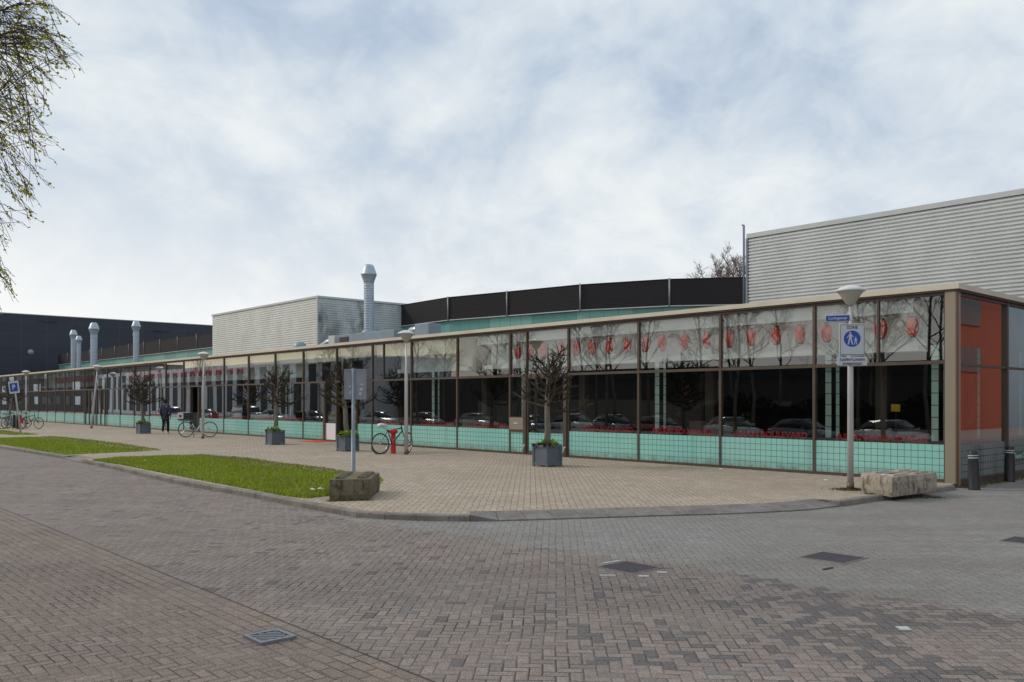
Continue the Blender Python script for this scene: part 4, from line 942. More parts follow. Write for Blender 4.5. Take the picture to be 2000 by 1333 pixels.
planter(1070, 913, 3, 3.12, 1.04, ('in front of the closed door with letter box', 'in the planter nearest the camera', 'bare pruned tree with grey trunk in front of the closed door'))
planter(675, 882.5, 5, 3.15, 1.04, ('behind the grey road sign', 'in the planter behind the grey road sign', 'bare pruned tree partly hidden by the grey road sign'))
planter(532, 869.5, 8, 3.1, 1.04, ('standing alone between lawn and open doorway', 'in the planter left of the red doormat', 'bare pruned tree second to the left of the grey road sign'))
planter(274, 848, 11, 3.2, 1.04, ('just left of the walking person', 'in the planter beside the walking person', 'bare pruned tree just left of the walking person'))
planter(12, 832, 14, 3.1, 1.04, ('behind the parked bicycles at far left', 'in the planter behind the parked bicycles', 'bare pruned tree at the far left edge behind the bicycles'))

# ------------------------------------------------------------------ concrete blocks
def block(name, foot, h, label, mat, ridges, nr=5):
    cen = sum(foot, Vector((0, 0, 0))) / 4; B = thing(name, label, 'concrete block', cen)
    # block with slightly uneven faces
    m = MB(); rr = random.Random(len(label)); n = 10; rings = []
    for k in range(5):
        z = h * k / 4; inset = .02 if k in (0, 4) else 0; ring = []
        for e in range(4):
            a, b = foot[e], foot[(e + 1) % 4]
            for q in range(n):
                p = a.lerp(b, q / n); p = p + (cen - p).normalized() * (inset + rr.uniform(0, .005) + (.015 if q == 0 else 0)); ring.append(Vector((p.x, p.y, foot[0].z + z + (rr.uniform(-.006, .006) if k else 0))))
        rings.append(ring)
    m.loft(rings); m.build('block_body', mat, B)
    a, b, c_, d = foot
    for side in ridges:
        for q in range(nr):
            f0 = .12 + q * .165 * 5 / nr; f1 = f0 + .10 * (5 / nr) ** 1.2; l0, l1 = side
            pt = lambda fx, fy: (a.lerp(b, fx)).lerp(d.lerp(c_, fx), fy)
            lowr = [pt(l0, f0), pt(l1, f0), pt(l1, f1), pt(l0, f1)]; mid_ = sum(lowr, Vector()) / 4
            r0 = [Vector((v.x, v.y, h - .01)) for v in lowr]; r1 = [Vector((*(v.lerp(mid_, .28)).xy, h + (.035 if nr == 5 else .022))) for v in lowr]; MB().loft([r0, r1]).build('top_ridge', mat, B)
block('concrete_block', [G(642, 978.5), G(723.5, 976), Vector((-2.42, 15.85, 0)), Vector((-3.17, 15.9, 0))], .34, 'dark mossy concrete block on the lawn corner beneath the grey sign', M['block2'], ((.10, .36), (.62, .90)))
N0, R0_, L0_ = Vector((6.52, 14.80, 0)), Vector((7.78, 15.74, 0)), Vector((6.34, 15.73, 0))
block('concrete_block', [N0, R0_, R0_ + (L0_ - N0), L0_], .34, 'pale weathered concrete block between the lamp post and corner pillar', M['block'], ((.10, .48), (.60, .92)), 3)

# hydrant, doormats, bin, litter, drains
hb = G(768, 886); Hy = thing('hydrant', 'red hydrant post beside the black bicycle', 'hydrant', hb)
m = MB(); m.lathe(hb, [(.09, 0), (.085, .03), (.075, .60), (.08, .62)], 16); m.build('post', M['hyd'], Hy)
m = MB(); m.lathe(hb + UP * .62, [(.085, 0), (.12, .02), (.125, .08), (.09, .14), (.03, .165)], 16); m.tube([hb + Vector((-.14, 0, .69)), hb + Vector((.14, 0, .69))], .035, 8); m.build('head', M['hyd'], Hy)
for s0, s1, t0, t1, lb in ((24.0, 25.3, -.95, -.10, 'long red doormat lying left of the open doorway'), (22.3, 22.95, -.5, -.1, 'red doormat edge right of the planter at the open doorway')):
    o = MB().fbox(s0, s1, t0, t1, .004, .016).build('doormat', M['mat_red']); tag(o, lb, 'doormat')
def grate(c, s, lab, kind):
    Gt = thing('drain_grate' if kind else 'manhole_cover', lab, 'drain' if kind else 'manhole cover', c)
    m = MB(); z = ROADZ
    def bb(m, x0, x1, y0, y1, z0, z1, rot=0): 
        u, v = D1, D2; m.obox(c + u * ((x0 + x1) / 2) + v * ((y0 + y1) / 2) + UP * ((z0 + z1) / 2), u, v, UP, (x1 - x0) / 2, (y1 - y0) / 2, (z1 - z0) / 2)
    h = s / 2
    if kind:
        for a_ in ((-h, h, -h, -h + .03), (-h, h, h - .03, h), (-h, -h + .03, -h + .031, h - .031), (h - .03, h, -h + .031, h - .031)): bb(m, *a_, .0, .022)
        m.build('rim', M['steel'], Gt); m = MB(); bb(m, -h + .03, h - .03, -h + .03, h - .03, .001, .004); m.build('pit', M['pit'], Gt)
        m = MB(); dgn = (D1 + D2).normalized(); pr = (D1 - D2).normalized(); L = h - .035
        for q in range(-3, 4):
            o_ = q * L * .42; half = max(L * 1.36 - abs(o_), .02); m.obox(c + dgn * o_ * 1 + UP * .012, pr, dgn, UP, half, L * .11, .007)
        m.build('bars', M['steel'], Gt)
    else:
        for a_ in ((-h, h, -h, -h + .02), (-h, h, h - .02, h), (-h, -h + .02, -h + .021, h - .021), (h - .02, h, -h + .021, h - .021)): bb(m, *a_, .0, .008)
        m.build('rim', M['kerb'], Gt); m = MB(); h2 = h - .035; bb(m, -h2, h2, -h2, h2, .0, .006); m.build('cover', M['iron'], Gt)
        m = MB(); n = 12
        for i in range(n):
            for j in range(n):
                x, y = -h2 + (i + .5) * 2 * h2 / n, -h2 + (j + .5) * 2 * h2 / n; bb(m, x - .012, x + .012, y - .006, y + .006, .006, .009)
        m.build('studs', M['iron'], Gt)
def GR(px, py): return G(px, py, ROADZ)
grate(GR(527, 1247), .28, 'small square drain grate with slanting slots in the near gutter', 1)
grate(GR(1229, 1109), .50, 'square manhole cover ringed by chipped pale stones', 0)
grate(GR(1627, 1090), .54, 'square iron manhole cover in the grey paving at right', 0)
grate(GR(2012, 1058), .54, 'square manhole cover cut off by the right picture edge', 0)
def chip(px, py, w, h, lab, rot=0.0, mat='trim', name='pale_paver'):
    c = GR(px, py); u = Vector((math.cos(rot), math.sin(rot), 0)); v = Vector((-u.y, u.x, 0)); m = MB(); m.obox(c + UP * .002, u, v, UP, w / 2, h / 2, .003); tag(m.build(name, M[mat]), lab, 'paving stone')
a45 = -.05
chip(1765, 1228, .085, .10, 'single pale paver among the dark pavers at right', a45)
chip(1257, 1126, .10, .05, 'small pale stone below the chipped manhole cover', a45); chip(1293, 1118.5, .10, .05, 'pale stone at right corner of the chipped manhole cover', a45); chip(1187, 1124.5, .16, .03, 'narrow pale stone at left of the chipped manhole cover', a45)
chip(1195, 1098, .26, .03, 'long pale stone along the upper left manhole edge', -math.atan2(.6, -.8) + 2 * PI if False else .65)
rr = random.Random(77)
def litter(P, lab, sz=.09, name='litter', mat='paper'):
    m = MB(); k = 7; pts = [P + Vector((math.cos(i * 2 * PI / k) * sz * rr.uniform(.5, 1), math.sin(i * 2 * PI / k) * sz * .6 * rr.uniform(.5, 1), rr.uniform(.008, .03))) for i in range(k)]
    m.add(pts + [P + UP * .045], [(i, (i + 1) % k, k) for i in range(k)]); tag(m.build(name, M[mat]), lab, 'litter')
litter(G(626, 957, .03), 'crumpled white paper on the lawn beside the dark block', .08); litter(G(611, 958, .03), 'flattened white scrap on the lawn, left of other scrap', .07)
litter(G(1613, 940), 'white paper scrap on the plaza left of the lamp post', .07); litter(G(1407, 918.5), 'tiny white scrap at foot of the glass front', .05); litter(G(283, 901, .03), 'single white scrap near the left tip of the near lawn', .05)
cn = GR(325, 938); K = thing('drink_can', 'crushed red and black drink can lying against the kerb', 'can', cn); m = MB(); m.tube([cn + Vector((-.09, 0, .035)), cn + Vector((.02, .02, .035))], .033, 10); m.build('can_body', M['black'], K); m = MB(); m.tube([cn + Vector((.021, .02, .035)), cn + Vector((.08, .01, .035))], .034, 10); m.build('can_end', M['hyd'], K)
m = MB(); p = GR(1617, 1112); m.obox(p + UP * .01, Vector((.8, .6, 0)), Vector((-.6, .8, 0)), UP, .09, .008, .006); tag(m.build('stick', M['brown']), 'short brown stick lying below the iron manhole cover', 'stick')
m = MB(); p = G(1722, 924) ; o = MB(); q = Vector((6.62, 15.25, .347)); o.obox(q, Vector((1, 0, 0)), Vector((0, 1, 0)), UP, .07, .03, .006); tag(o.build('paper_sheet', M['paper']), 'white paper lying on top of the pale concrete block', 'litter')

# ------------------------------------------------------------------ bicycles
def bicycle(org, ang, lab, frame_mat, kind='plain', wheel_r=.345, lean=0.0, group=None, spokes=20, steer=0.0, sx=None, sz=None):
    """org = rear wheel contact, ang = heading of the bike on the ground"""
    B = thing('bicycle', lab, 'bicycle', org, group); X = Vector((math.cos(ang), math.sin(ang), 0)); S = Vector((-X.y, X.x, 0)); U = (UP + S * lean).normalized()
    P = lambda x, z, y=0.0: org + X * x + U * z + S * y
    rw, fw = P(0, wheel_r), P(1.08, wheel_r); fS = (S * math.cos(steer) - X * math.sin(steer)); fX = (X * math.cos(steer) + S * math.sin(steer))
    def wheel(c, ax, xx):
        m = MB(); m.torus(c, ax, wheel_r - .018, .018, 32, 6, ref=xx); t = m.build('wheel', M['tyre'], B)
        m = MB(); m.torus(c, ax, wheel_r - .042, .010, 28, 5, ref=xx); m.tube([c - ax * .04, c + ax * .04], .02, 8)
        up2 = ax.cross(xx)
        for k in range(spokes):
            a = 2 * PI * k / spokes; e = c + (xx * math.cos(a) + up2 * math.sin(a)) * (wheel_r - .045); m.tube([c + ax * (.03 if k % 2 else -.03), e], .0022, 3, False)
        m.build('rim', M['chrome'], t)
    wheel(rw, S, X); wheel(fw, fS, fX)
    bb = P(.44, .30); m = MB(); r = .017
    if kind == 'step':
        m.tube([bb, P(.30, .62)], .02, 8); m.tube([bb, P(.52, .36), P(.72, .62), P(.86, .82)], .034, 8); m.tube([rw, bb], .016, 6); m.tube([rw, P(.32, .60)], .014, 6); head0, head1 = P(.86, .76), P(.83, .95)
    else:
        m.tube([bb, P(.28, .76)], r, 8); m.tube([bb, P(.84, .70)], .02, 8); m.tube([P(.30, .70), P(.82, .80)], r, 8); m.tube([rw, bb], .012, 6); m.tube([rw, P(.29, .72)], .011, 6); head0, head1 = P(.85, .68), P(.81, .86)
    m.tube([head0, head1], .022, 8); m.build('frame', frame_mat, B)
    m = MB(); m.tube([head0, P(.90, .56) , fw + fS * .045], .014, 6); m.tube([P(.90, .56), fw - fS * .045], .014, 6); m.build('fork', frame_mat, B)
    m = MB(); m.tube([head1, head1 + U * .16], .014, 6); hb_ = head1 + U * .16; m.tube([hb_ + fS * .28 - fX * .12, hb_ + fS * .2 + fX * .02, hb_ + fX * .06, hb_ - fS * .2 + fX * .02, hb_ - fS * .28 - fX * .12], .013, 6); m.build('handlebar', M['bikek'], B)
    sz = sz or (.92 if kind == 'plain' else .88); sp = P(sx if sx is not None else (.27 if kind == 'plain' else .20), sz); m = MB(); m.tube([P(.29, .7), sp], .014, 6)
    m.build('seat_post', M['chrome'], B)
    m = MB(); rings = []
    for x, w, z in ((-.14, .075, .02), (-.11, .09, .03), (-.02, .07, .02), (.08, .025, .01), (.13, .015, 0)): rings.append([sp + X * x + S * (w * math.cos(a)) + U * (z + .03 * math.sin(a)) for a in [2 * PI * q / 8 for q in range(8)]])
    m.loft(rings, True); sd_ = m.build('saddle', M['black'], B)
    m = MB(); m.torus(P(.44, .30), S, .085, .006, 20, 4); m.tube([bb + S * .06, bb + S * .07 + U * -.16 + X * .03], .010, 5); m.tube([bb - S * .06, bb - S * .07 + U * .16 - X * .03], .010, 5)
    m.obox(bb + S * .11 - U * .16 + X * .03, X, S, U, .05, .04, .012); m.obox(bb - S * .11 + U * .16 - X * .03, X, S, U, .05, .04, .012); m.tube([bb + S * .04 + U * .07, rw + S * .04 + U * .035], .005, 4); m.tube([bb + S * .04 - U * .07, rw + S * .04 - U * .03], .005, 4); m.build('crankset', M['chrome'], B)
    m = MB(); m.torus(rw, S, wheel_r + .02, .014, 16, 5, 0.35, 2.9, ref=X if S.cross(X).z > 0 else X); m.build('rear_mudguard', frame_mat if kind == 'step' else M['black'], B)
    if kind == 'step': m = MB(); m.torus(fw, fS, wheel_r + .02, .016, 16, 5, 0.5, 3.2, ref=fX); m.build('front_mudguard', frame_mat, B)
    m = MB(); m.tube([P(.36, .24), P(.30, .02, .14)], .010, 5); m.tube([P(.36, .24), P(.42, .02, -.16)], .010, 5) if kind == 'step' else None; m.build('kickstand', M['black'], B)
    return B, P, S, X, U, sp
org = G(743, 887.5); b1, P, S_, X_, U_, sp = bicycle(org, .75, 'black bicycle with white saddle cover leaning by the red hydrant', M['bikek'], 'plain', .33, .03, None, 24, .55, .10, .86)
m = MB(); rings = []
for x, w, z in ((-.17, .06, .02), (-.13, .105, .05), (-.02, .10, .045), (.08, .06, .03), (.15, .03, .02)): rings.append([sp + X_ * x + S_ * (w * math.cos(a)) + U_ * (z + .05 * math.sin(a) + rr.uniform(-.01, .01)) for a in [2 * PI * q / 10 for q in range(10)]])
m.loft(rings, True); m.build('saddle_cover', M['bag'], b1)
m = MB(); m.tube([P(.30, .74), P(.5, .70), P(.62, .78)], .008, 5); m.build('cable_lock', M['black'], b1)
org = G(363, 854.5); b2, P, S_, X_, U_, sp = bicycle(org, .04, 'white step-through delivery bicycle with box on its rear rack', M['bikew'], 'step', .36, 0, None, 20)
m = MB(); m.obox(P(-.05, .76), X_, S_, U_, .26, .07, .015); m.tube([P(-.2, .75), P(0, .36)], .01, 5); m.build('rear_rack', M['black'], b2)
m = MB(); m.obox(P(-.02, .96), X_, S_, U_, .30, .20, .165); cb = m.build('carrier_box', M['black'], b2, .02)
m = MB(); m.obox(P(-.18, .98), X_, S_, U_, .13, .204, .13); m.build('box_panel', M['bikew'], cb); m = MB(); m.disc(P(-.18, .97, -.2065), X_, U_, .075, 16); m.build('red_roundel', M['hyd'], cb)
m = MB(); m.obox(P(-.06, 1.135), X_, S_, U_, .22, .17, .012); m.build('box_lid', M['lampw'], cb)
for px, py, ang, lab, st in ((3, 838.5, .05, 'silver grey bicycle in the rack at the left picture edge', 0), (13, 837, .10, 'dark bicycle in the rack left of the black bin', .2), (40, 838, .0, 'bicycle with red saddlebag right of the black bin', -.2)):
    bk, P, S_, X_, U_, sp = bicycle(G(px, py), ang, lab, M['post_dark'] if px != 40 else M['bikek'], 'plain' if px != 3 else 'step', .345, .04, 'bicycles parked at far left', 14, st)
    if px == 40: m = MB(); m.obox(P(.05, .5, -.1), X_, S_, U_, .14, .05, .15); m.build('saddlebag', M['hyd'], bk, .01)
bb_ = G(32, 839); Bn = thing('litter_bin', 'black rectangular bin standing among the parked bicycles', 'bin', bb_); m = MB(); m.box(bb_.x - .18, bb_.x + .18, bb_.y - .15, bb_.y + .15, .08, .85); m.build('bin_body', M['black'], Bn, .02); m = MB(); m.box(bb_.x + .1805, bb_.x + .195, bb_.y - .14, bb_.y + .14, .1, .82); m.build('red_edge', M['hyd'], Bn)
m = MB(); [m.tube([bb_ + Vector((x, -.2, 0)), bb_ + Vector((x, -.2, .9))], .018, 6) for x in (-.1, .1)]; m.build('legs', M['lgrey'], Bn)
rk = G(10, 837); Rk = thing('bicycle_rack', 'low steel hoop rack holding the parked bicycles', 'bicycle rack', rk)
m = MB(); m.tube([rk + Vector((-1.6, .1, .0)), rk + Vector((-1.6, .1, .78)), rk + Vector((1.1, .1, .78)), rk + Vector((1.1, .1, 0))], .022, 8); m.build('rail', M['lgrey'], Rk)
for q in range(5): m = MB(); x = -1.35 + q * .55; m.tube([rk + Vector((x, .1, .78)), rk + Vector((x + .1, -.15, .55)), rk + Vector((x + .1, -.3, .02))], .012, 6); m.build('hoop', M['lgrey'], Rk)

# ------------------------------------------------------------------ the person
def skin_mesh(name, verts, edges, radii, mat, parent=None, root=0, sub=1):
    me = bpy.data.meshes.new(name); o0 = ROOTLOC.get(parent.name, Vector()) if parent is not None else Vector()
    me.from_pydata([Vector(v) - o0 for v in verts], edges, []); ob = bpy.data.objects.new(name, me); SC.collection.objects.link(ob)
    md = ob.modifiers.new('skin', 'SKIN')
    if not me.skin_vertices: 
        return ob
    for i, r in enumerate(radii):
        rr_ = r if isinstance(r, tuple) else (r, r); me.skin_vertices[0].data[i].radius = rr_; me.skin_vertices[0].data[i].use_root = (i == root)
    sb_ = ob.modifiers.new('sub', 'SUBSURF'); sb_.levels = sub; sb_.render_levels = sub
    dg = bpy.context.evaluated_depsgraph_get(); dg.update(); nm = bpy.data.meshes.new_from_object(ob.evaluated_get(dg)); ob.modifiers.clear(); ob.data = nm
    for p in nm.polygons: p.use_smooth = True
    nm.materials.clear(); nm.materials.append(mat)
    if parent is not None: ob.parent = parent
    return ob
PB = G(323, 848.0); 
def pp(x, y, z): return PB + Vector((x, y, z)) * 1.0
# walking away from the camera (towards +Y), left foot trailing
J = dict(pel=(0, 0, .92), waist=(0, .0, 1.08), chest=(0, .02, 1.30), neck=(0, .03, 1.46), head=(0, .05, 1.60), top=(0, .05, 1.70),
         hl=(-.09, 0, .90), kl=(-.08, -.02, .50), al=(-.06, -.20, .13), tl=(-.07, -.10, .04), hr=(.09, 0, .90), kr=(.085, .13, .49), ar=(.07, .16, .10), tr=(.08, .28, .04),
         sl=(-.17, .02, 1.41), el=(-.25, .04, 1.14), wl=(-.27, .16, .92), sr=(.17, .02, 1.41), er=(.25, -.05, 1.14), wr=(.26, -.02, .90))
ks = list(J); I_ = {k: i for i, k in enumerate(ks)}
ed = [(I_[a], I_[b]) for a, b in (('pel', 'waist'), ('waist', 'chest'), ('chest', 'neck'), ('neck', 'head'), ('head', 'top'), ('pel', 'hl'), ('hl', 'kl'), ('kl', 'al'), ('al', 'tl'), ('pel', 'hr'), ('hr', 'kr'), ('kr', 'ar'), ('ar', 'tr'), ('chest', 'sl'), ('sl', 'el'), ('el', 'wl'), ('chest', 'sr'), ('sr', 'er'), ('er', 'wr'))]
rad = dict(pel=.12, waist=.12, chest=.13, neck=.055, head=.092, top=.06, hl=.08, kl=.055, al=.04, tl=.035, hr=.08, kr=.055, ar=.04, tr=.035, sl=.055, el=.042, wl=.028, sr=.055, er=.042, wr=.028)
V_ = [pp(*J[k]) for k in ks]; Rd = [rad[k] for k in ks]; E_ = list(ed)
for w, sgn in (('wl', -1), ('wr', 1)):          # palm with four curled fingers and a thumb
    wi = I_[w]; base = V_[wi]; palm = base + Vector((sgn * .005, .01, -.075)); V_.append(palm); Rd.append((.022, .030)); pi_ = len(V_) - 1; E_.append((wi, pi_))
    for q, L in enumerate((.068, .076, .072, .055)):
        off = Vector((0, (q - 1.5) * .020, -.03)); prev = pi_; a0 = palm + off
        for st, dv in enumerate((Vector((0, 0, 0)), Vector((-sgn * .008, .003, -L * .5)), Vector((-sgn * .024, .006, -L * .9)))): V_.append(a0 + dv); Rd.append(.009 - .001 * st); E_.append((prev, len(V_) - 1)); prev = len(V_) - 1
    prev = pi_
    for dv in (Vector((-sgn * .01, .036, -.005)), Vector((-sgn * .018, .052, -.035)), Vector((-sgn * .022, .05, -.058))): V_.append(palm + dv); Rd.append(.010); E_.append((prev, len(V_) - 1)); prev = len(V_) - 1
person = skin_mesh('person', V_, E_, Rd, M['skin'], None, 0, 1)
person.location = (0, 0, 0); tag(person, 'person in dark navy jacket and black trousers walking away along the glass front', 'person')
ROOTLOC[person.name] = Vector((0, 0, 0))
def sub(name, names, edges, rd, mat, sub_=1, root=0):
    vs = [pp(*J[k]) if isinstance(k, str) else pp(*k) for k in names]; return skin_mesh(name, vs, edges, rd, mat, person, root, sub_)
sub('jacket', ['pel', 'waist', 'chest', (0, .03, 1.43), 'sl', 'el', 'wl', 'sr', 'er', 'wr', (0, 0, .84)], [(0, 1), (1, 2), (2, 3), (2, 4), (4, 5), (5, 6), (2, 7), (7, 8), (8, 9), (0, 10)], [(.17, .145), (.165, .15), (.18, .155), .08, .085, .072, .05, .085, .072, .05, (.17, .14)], M['cloth'])
sub('trousers', ['pel', 'hl', 'kl', 'al', 'hr', 'kr', 'ar'], [(0, 1), (1, 2), (2, 3), (0, 4), (4, 5), (5, 6)], [.135, .105, .078, .066, .105, .078, .066], M['trous'])
sub('hood', [(0, .0, 1.44), (0, -.05, 1.47)], [(0, 1)], [.10, .06], M['cloth'])
sub('hair', ['head', (0, .045, 1.665), (0, .0, 1.62)], [(0, 1), (0, 2)], [.105, .095, .095], M['hair'])
for a_, t_ in (('al', 'tl'), ('ar', 'tr')):
    A, T = Vector(J[a_]), Vector(J[t_]); heel = A + Vector((0, -.05, -.07)); heel.z = max(heel.z, .045)
    sub('shoe', [tuple(heel), tuple((heel + T) / 2), tuple(T)], [(0, 1), (1, 2)], [.045, .048, .038], M['shoe'])
o = MB(); o.obox(pp(.10, -.125, 1.37), Vector((1, 0, 0)), Vector((0, 1, 0)), UP, .03, .01, .012); o.build('jacket_logo', M['signw'], person)

# ------------------------------------------------------------------ trees
def bare_tree(base, h, spread, seed, label, name='bare_tree', grp=None, mt='bark', mc='twig', dens=1.0, rt=.16, maxd=4, minr=.008):
    rr = random.Random(seed); T = thing(name, label, 'tree', base, grp); m = MB(); mt_ = MB()
    zs = [0, .18, .4, .62, .82]; tp = [base + Vector((rr.gauss(0, .012) * h * (i > 0), rr.gauss(0, .012) * h * (i > 0), h * z)) for i, z in enumerate(zs)]; rs = [rt, rt * .8, rt * .6, rt * .4, rt * .2]
    mt_.tube(tp, rs, 8); mt_.build('trunk', M[mt], T)
    def rec(p, d, L, r, dep):
        n = 4 if dep < 3 else 3; pts = [p]; rads = [r]; q = p; dd = d.normalized()
        for i in range(n):
            dd = (dd + Vector((rr.gauss(0, .13), rr.gauss(0, .13), rr.gauss(.05, .10)))).normalized(); q = q + dd * (L / n); pts.append(q); rads.append(max(r * (1 - .6 * (i + 1) / n), minr * .6))
        m.tube(pts, rads, 5 if dep < 2 else 3, False)
        if dep >= maxd: return
        for c_ in range(int((4 if dep < 2 else 4) * dens)):
            g = rr.uniform(.3, 1.0); x = g * n; qq = pts[min(int(x), n - 1)].lerp(pts[min(int(x) + 1, n)], x - int(x)) if g < 1 else pts[-1]
            rec(qq, dd + Vector((rr.gauss(0, .55), rr.gauss(0, .55), rr.gauss(.12, .4))), L * rr.uniform(.45, .68), max(r * .5, minr), dep + 1)
    for i in range(int(11 * dens)):
        z = .28 + .54 * i / (11 * dens); k = min(int(z / .82 * 4), 3); p = tp[k].lerp(tp[k + 1], .5); p = Vector((p.x, p.y, base.z + z * h)); a = i * 2.4 + rr.uniform(-.5, .5); el = rr.uniform(.35, .9) + .3 * i / 11
        rec(p, Vector((math.cos(a) * math.cos(el), math.sin(a) * math.cos(el), math.sin(el))), spread * rr.uniform(.75, 1.1) * (1.15 - .6 * i / 11), rt * .34, 1)
    m.build('crown', M[mc], T)
for i, (px, Y, h_) in enumerate(((1385, 62, 11.2), (1408, 60, 11.9), (1430, 61, 12.6), (1452, 63, 12.9), (1475, 60, 13.0))):
    bare_tree(Vector(((px - 1000) / F * Y, Y, ROADZ)), h_ * 1.12, 2.9, 100 + i, ['bare tree behind the louvred roof, leftmost crown showing', 'bare tree behind the roof, second crown from the left', 'tallest bare crown visible between roof and white hall', 'bare tree behind the roof, beside the white hall corner', 'bare tree mostly hidden behind the white ribbed hall'][i], grp='bare trees beyond the roofs', mt='twigfar', mc='twigfar', minr=.011, maxd=4, dens=1.25)

# the birch whose drooping twigs hang into the picture at top left
def birch():
    base = Vector((-9.2, 9.6, ROADZ)); T = thing('birch_tree', 'birch at the left edge whose drooping twigs carry young yellow-green leaves', 'tree', base); rr = random.Random(31)
    m = MB(); tp = [base, base + Vector((.05, 0, 2)), base + Vector((.2, 0, 4.2)), base + Vector((.3, .1, 6.5)), base + Vector((.3, .1, 9))]; m.tube(tp, [.2, .16, .13, .09, .04], 12); m.build('trunk', M['btrunk'], T)
    lim = MB(); lv = MB(); limbs = []
    for (z0, px, py, Y) in ((3.9, 22, 62, 9.4), (4.3, 5, 20, 8.6), (3.9, -8, 95, 10.2), (3.3, -45, 230, 9.3), (3.5, -60, 180, 10), (2.8, -85, 330, 9.2), (2.3, -95, 470, 9.4), (4.6, 40, -60, 9.6), (5.5, -30, -160, 9.2)):
        a = base + Vector((.2, 0, z0)); b = AT(px, py, Y); c = a.lerp(b, .5) + UP * .45; pts = [a.lerp(c, t).lerp(c.lerp(b, t), t) for t in [i / 7 for i in range(8)]]
        lim.tube(pts, [.04 * (1 - .75 * i / 7) for i in range(8)], 6, False); limbs.append(pts)
    env = [(-60, 40), (0, 75), (22, 125), (60, 118), (98, 158), (140, 132), (175, 112), (200, 92), (235, 90), (300, 108), (325, 82), (350, 95), (385, 88), (430, 52), (460, 22), (488, 30), (520, -6), (538, 24), (575, 44), (608, 34)]
    def xmax(y):
        for (y0, x0), (y1, x1) in zip(env, env[1:]):
            if y0 <= y <= y1: return x0 + (x1 - x0) * (y - y0) / (y1 - y0)
        return -20
    def leaf(p, d, s):
        w = d.cross(Vector((rr.gauss(0, 1), rr.gauss(0, 1), rr.gauss(0, 1)))); w = w.normalized() * s * .42 if w.length > 1e-3 else Vector((s * .4, 0, 0)); lv.add([p, p + d * s * .55 + w, p + d * s * 1.1, p + d * s * .55 - w], [(0, 1, 2, 3)])
    strands = []
    for k in range(280):
        if k < 160: y = rr.triangular(-60, 300, 110)
        elif k < 230: y = rr.uniform(180, 440)
        else: y = rr.uniform(430, 608)
        xm = xmax(y); x = xm - abs(rr.gauss(0, 1)) * (65 if y < 300 else 40)
        if k < 160 and rr.random() < .12: x = xm - rr.uniform(0, 8)
        strands.append((x, y))
    for x, y in strands:
        Y = rr.uniform(8.2, 10.6); tip = AT(x, y, Y); cand = [p for L_ in limbs for p in L_[3:]]; up_ = tip + (Vector((-rr.uniform(.6, 1.2), 0, rr.uniform(.0, .5))) if y < 230 else Vector((-rr.uniform(.25, .8), 0, rr.uniform(.3, .9))))
        st = min(rr.sample(cand, 14), key=lambda p: (p - up_).length)
        if (st - tip).length > 2.4: st = tip + (st - tip) * (2.4 / (st - tip).length)
        L = (tip - st).length; c = st.lerp(tip, .45) + Vector((rr.gauss(.05, .05) * L, rr.gauss(0, .05) * L, (.16 if y < 200 else .10) * L)); n = 7
        pts = [st.lerp(c, t).lerp(c.lerp(tip, t), t) for t in [i / n for i in range(n + 1)]]; lim.tube(pts, [.0052 * (1 - .6 * i / n) for i in range(n + 1)], 3, False)
        for q in range(rr.randint(4, 7)):
            f = rr.uniform(.25, 1) * n; i = min(int(f), n - 1); p = pts[i].lerp(pts[i + 1], f - i); d = (pts[i + 1] - pts[i]).normalized(); d = (d + Vector((rr.gauss(.1, .35), rr.gauss(0, .35), rr.gauss(-.1, .3)))).normalized(); l = rr.uniform(.04, .2)
            e = p + d * l + UP * (-.02); lim.tube([p, p + d * l * .5 + UP * .01, e], [.003, .0026, .0022], 3, False)
            for g in (1.0, .6):
                if rr.random() < (.85 if y > 150 else .62): leaf(p.lerp(e, g), (d + Vector((rr.gauss(0, .3), rr.gauss(0, .3), rr.gauss(.2, .3)))).normalized(), rr.uniform(.022, .045))
    lim.build('branches', M['twig'], T); lv.build('young_leaves', M['bud'], T)
birch()

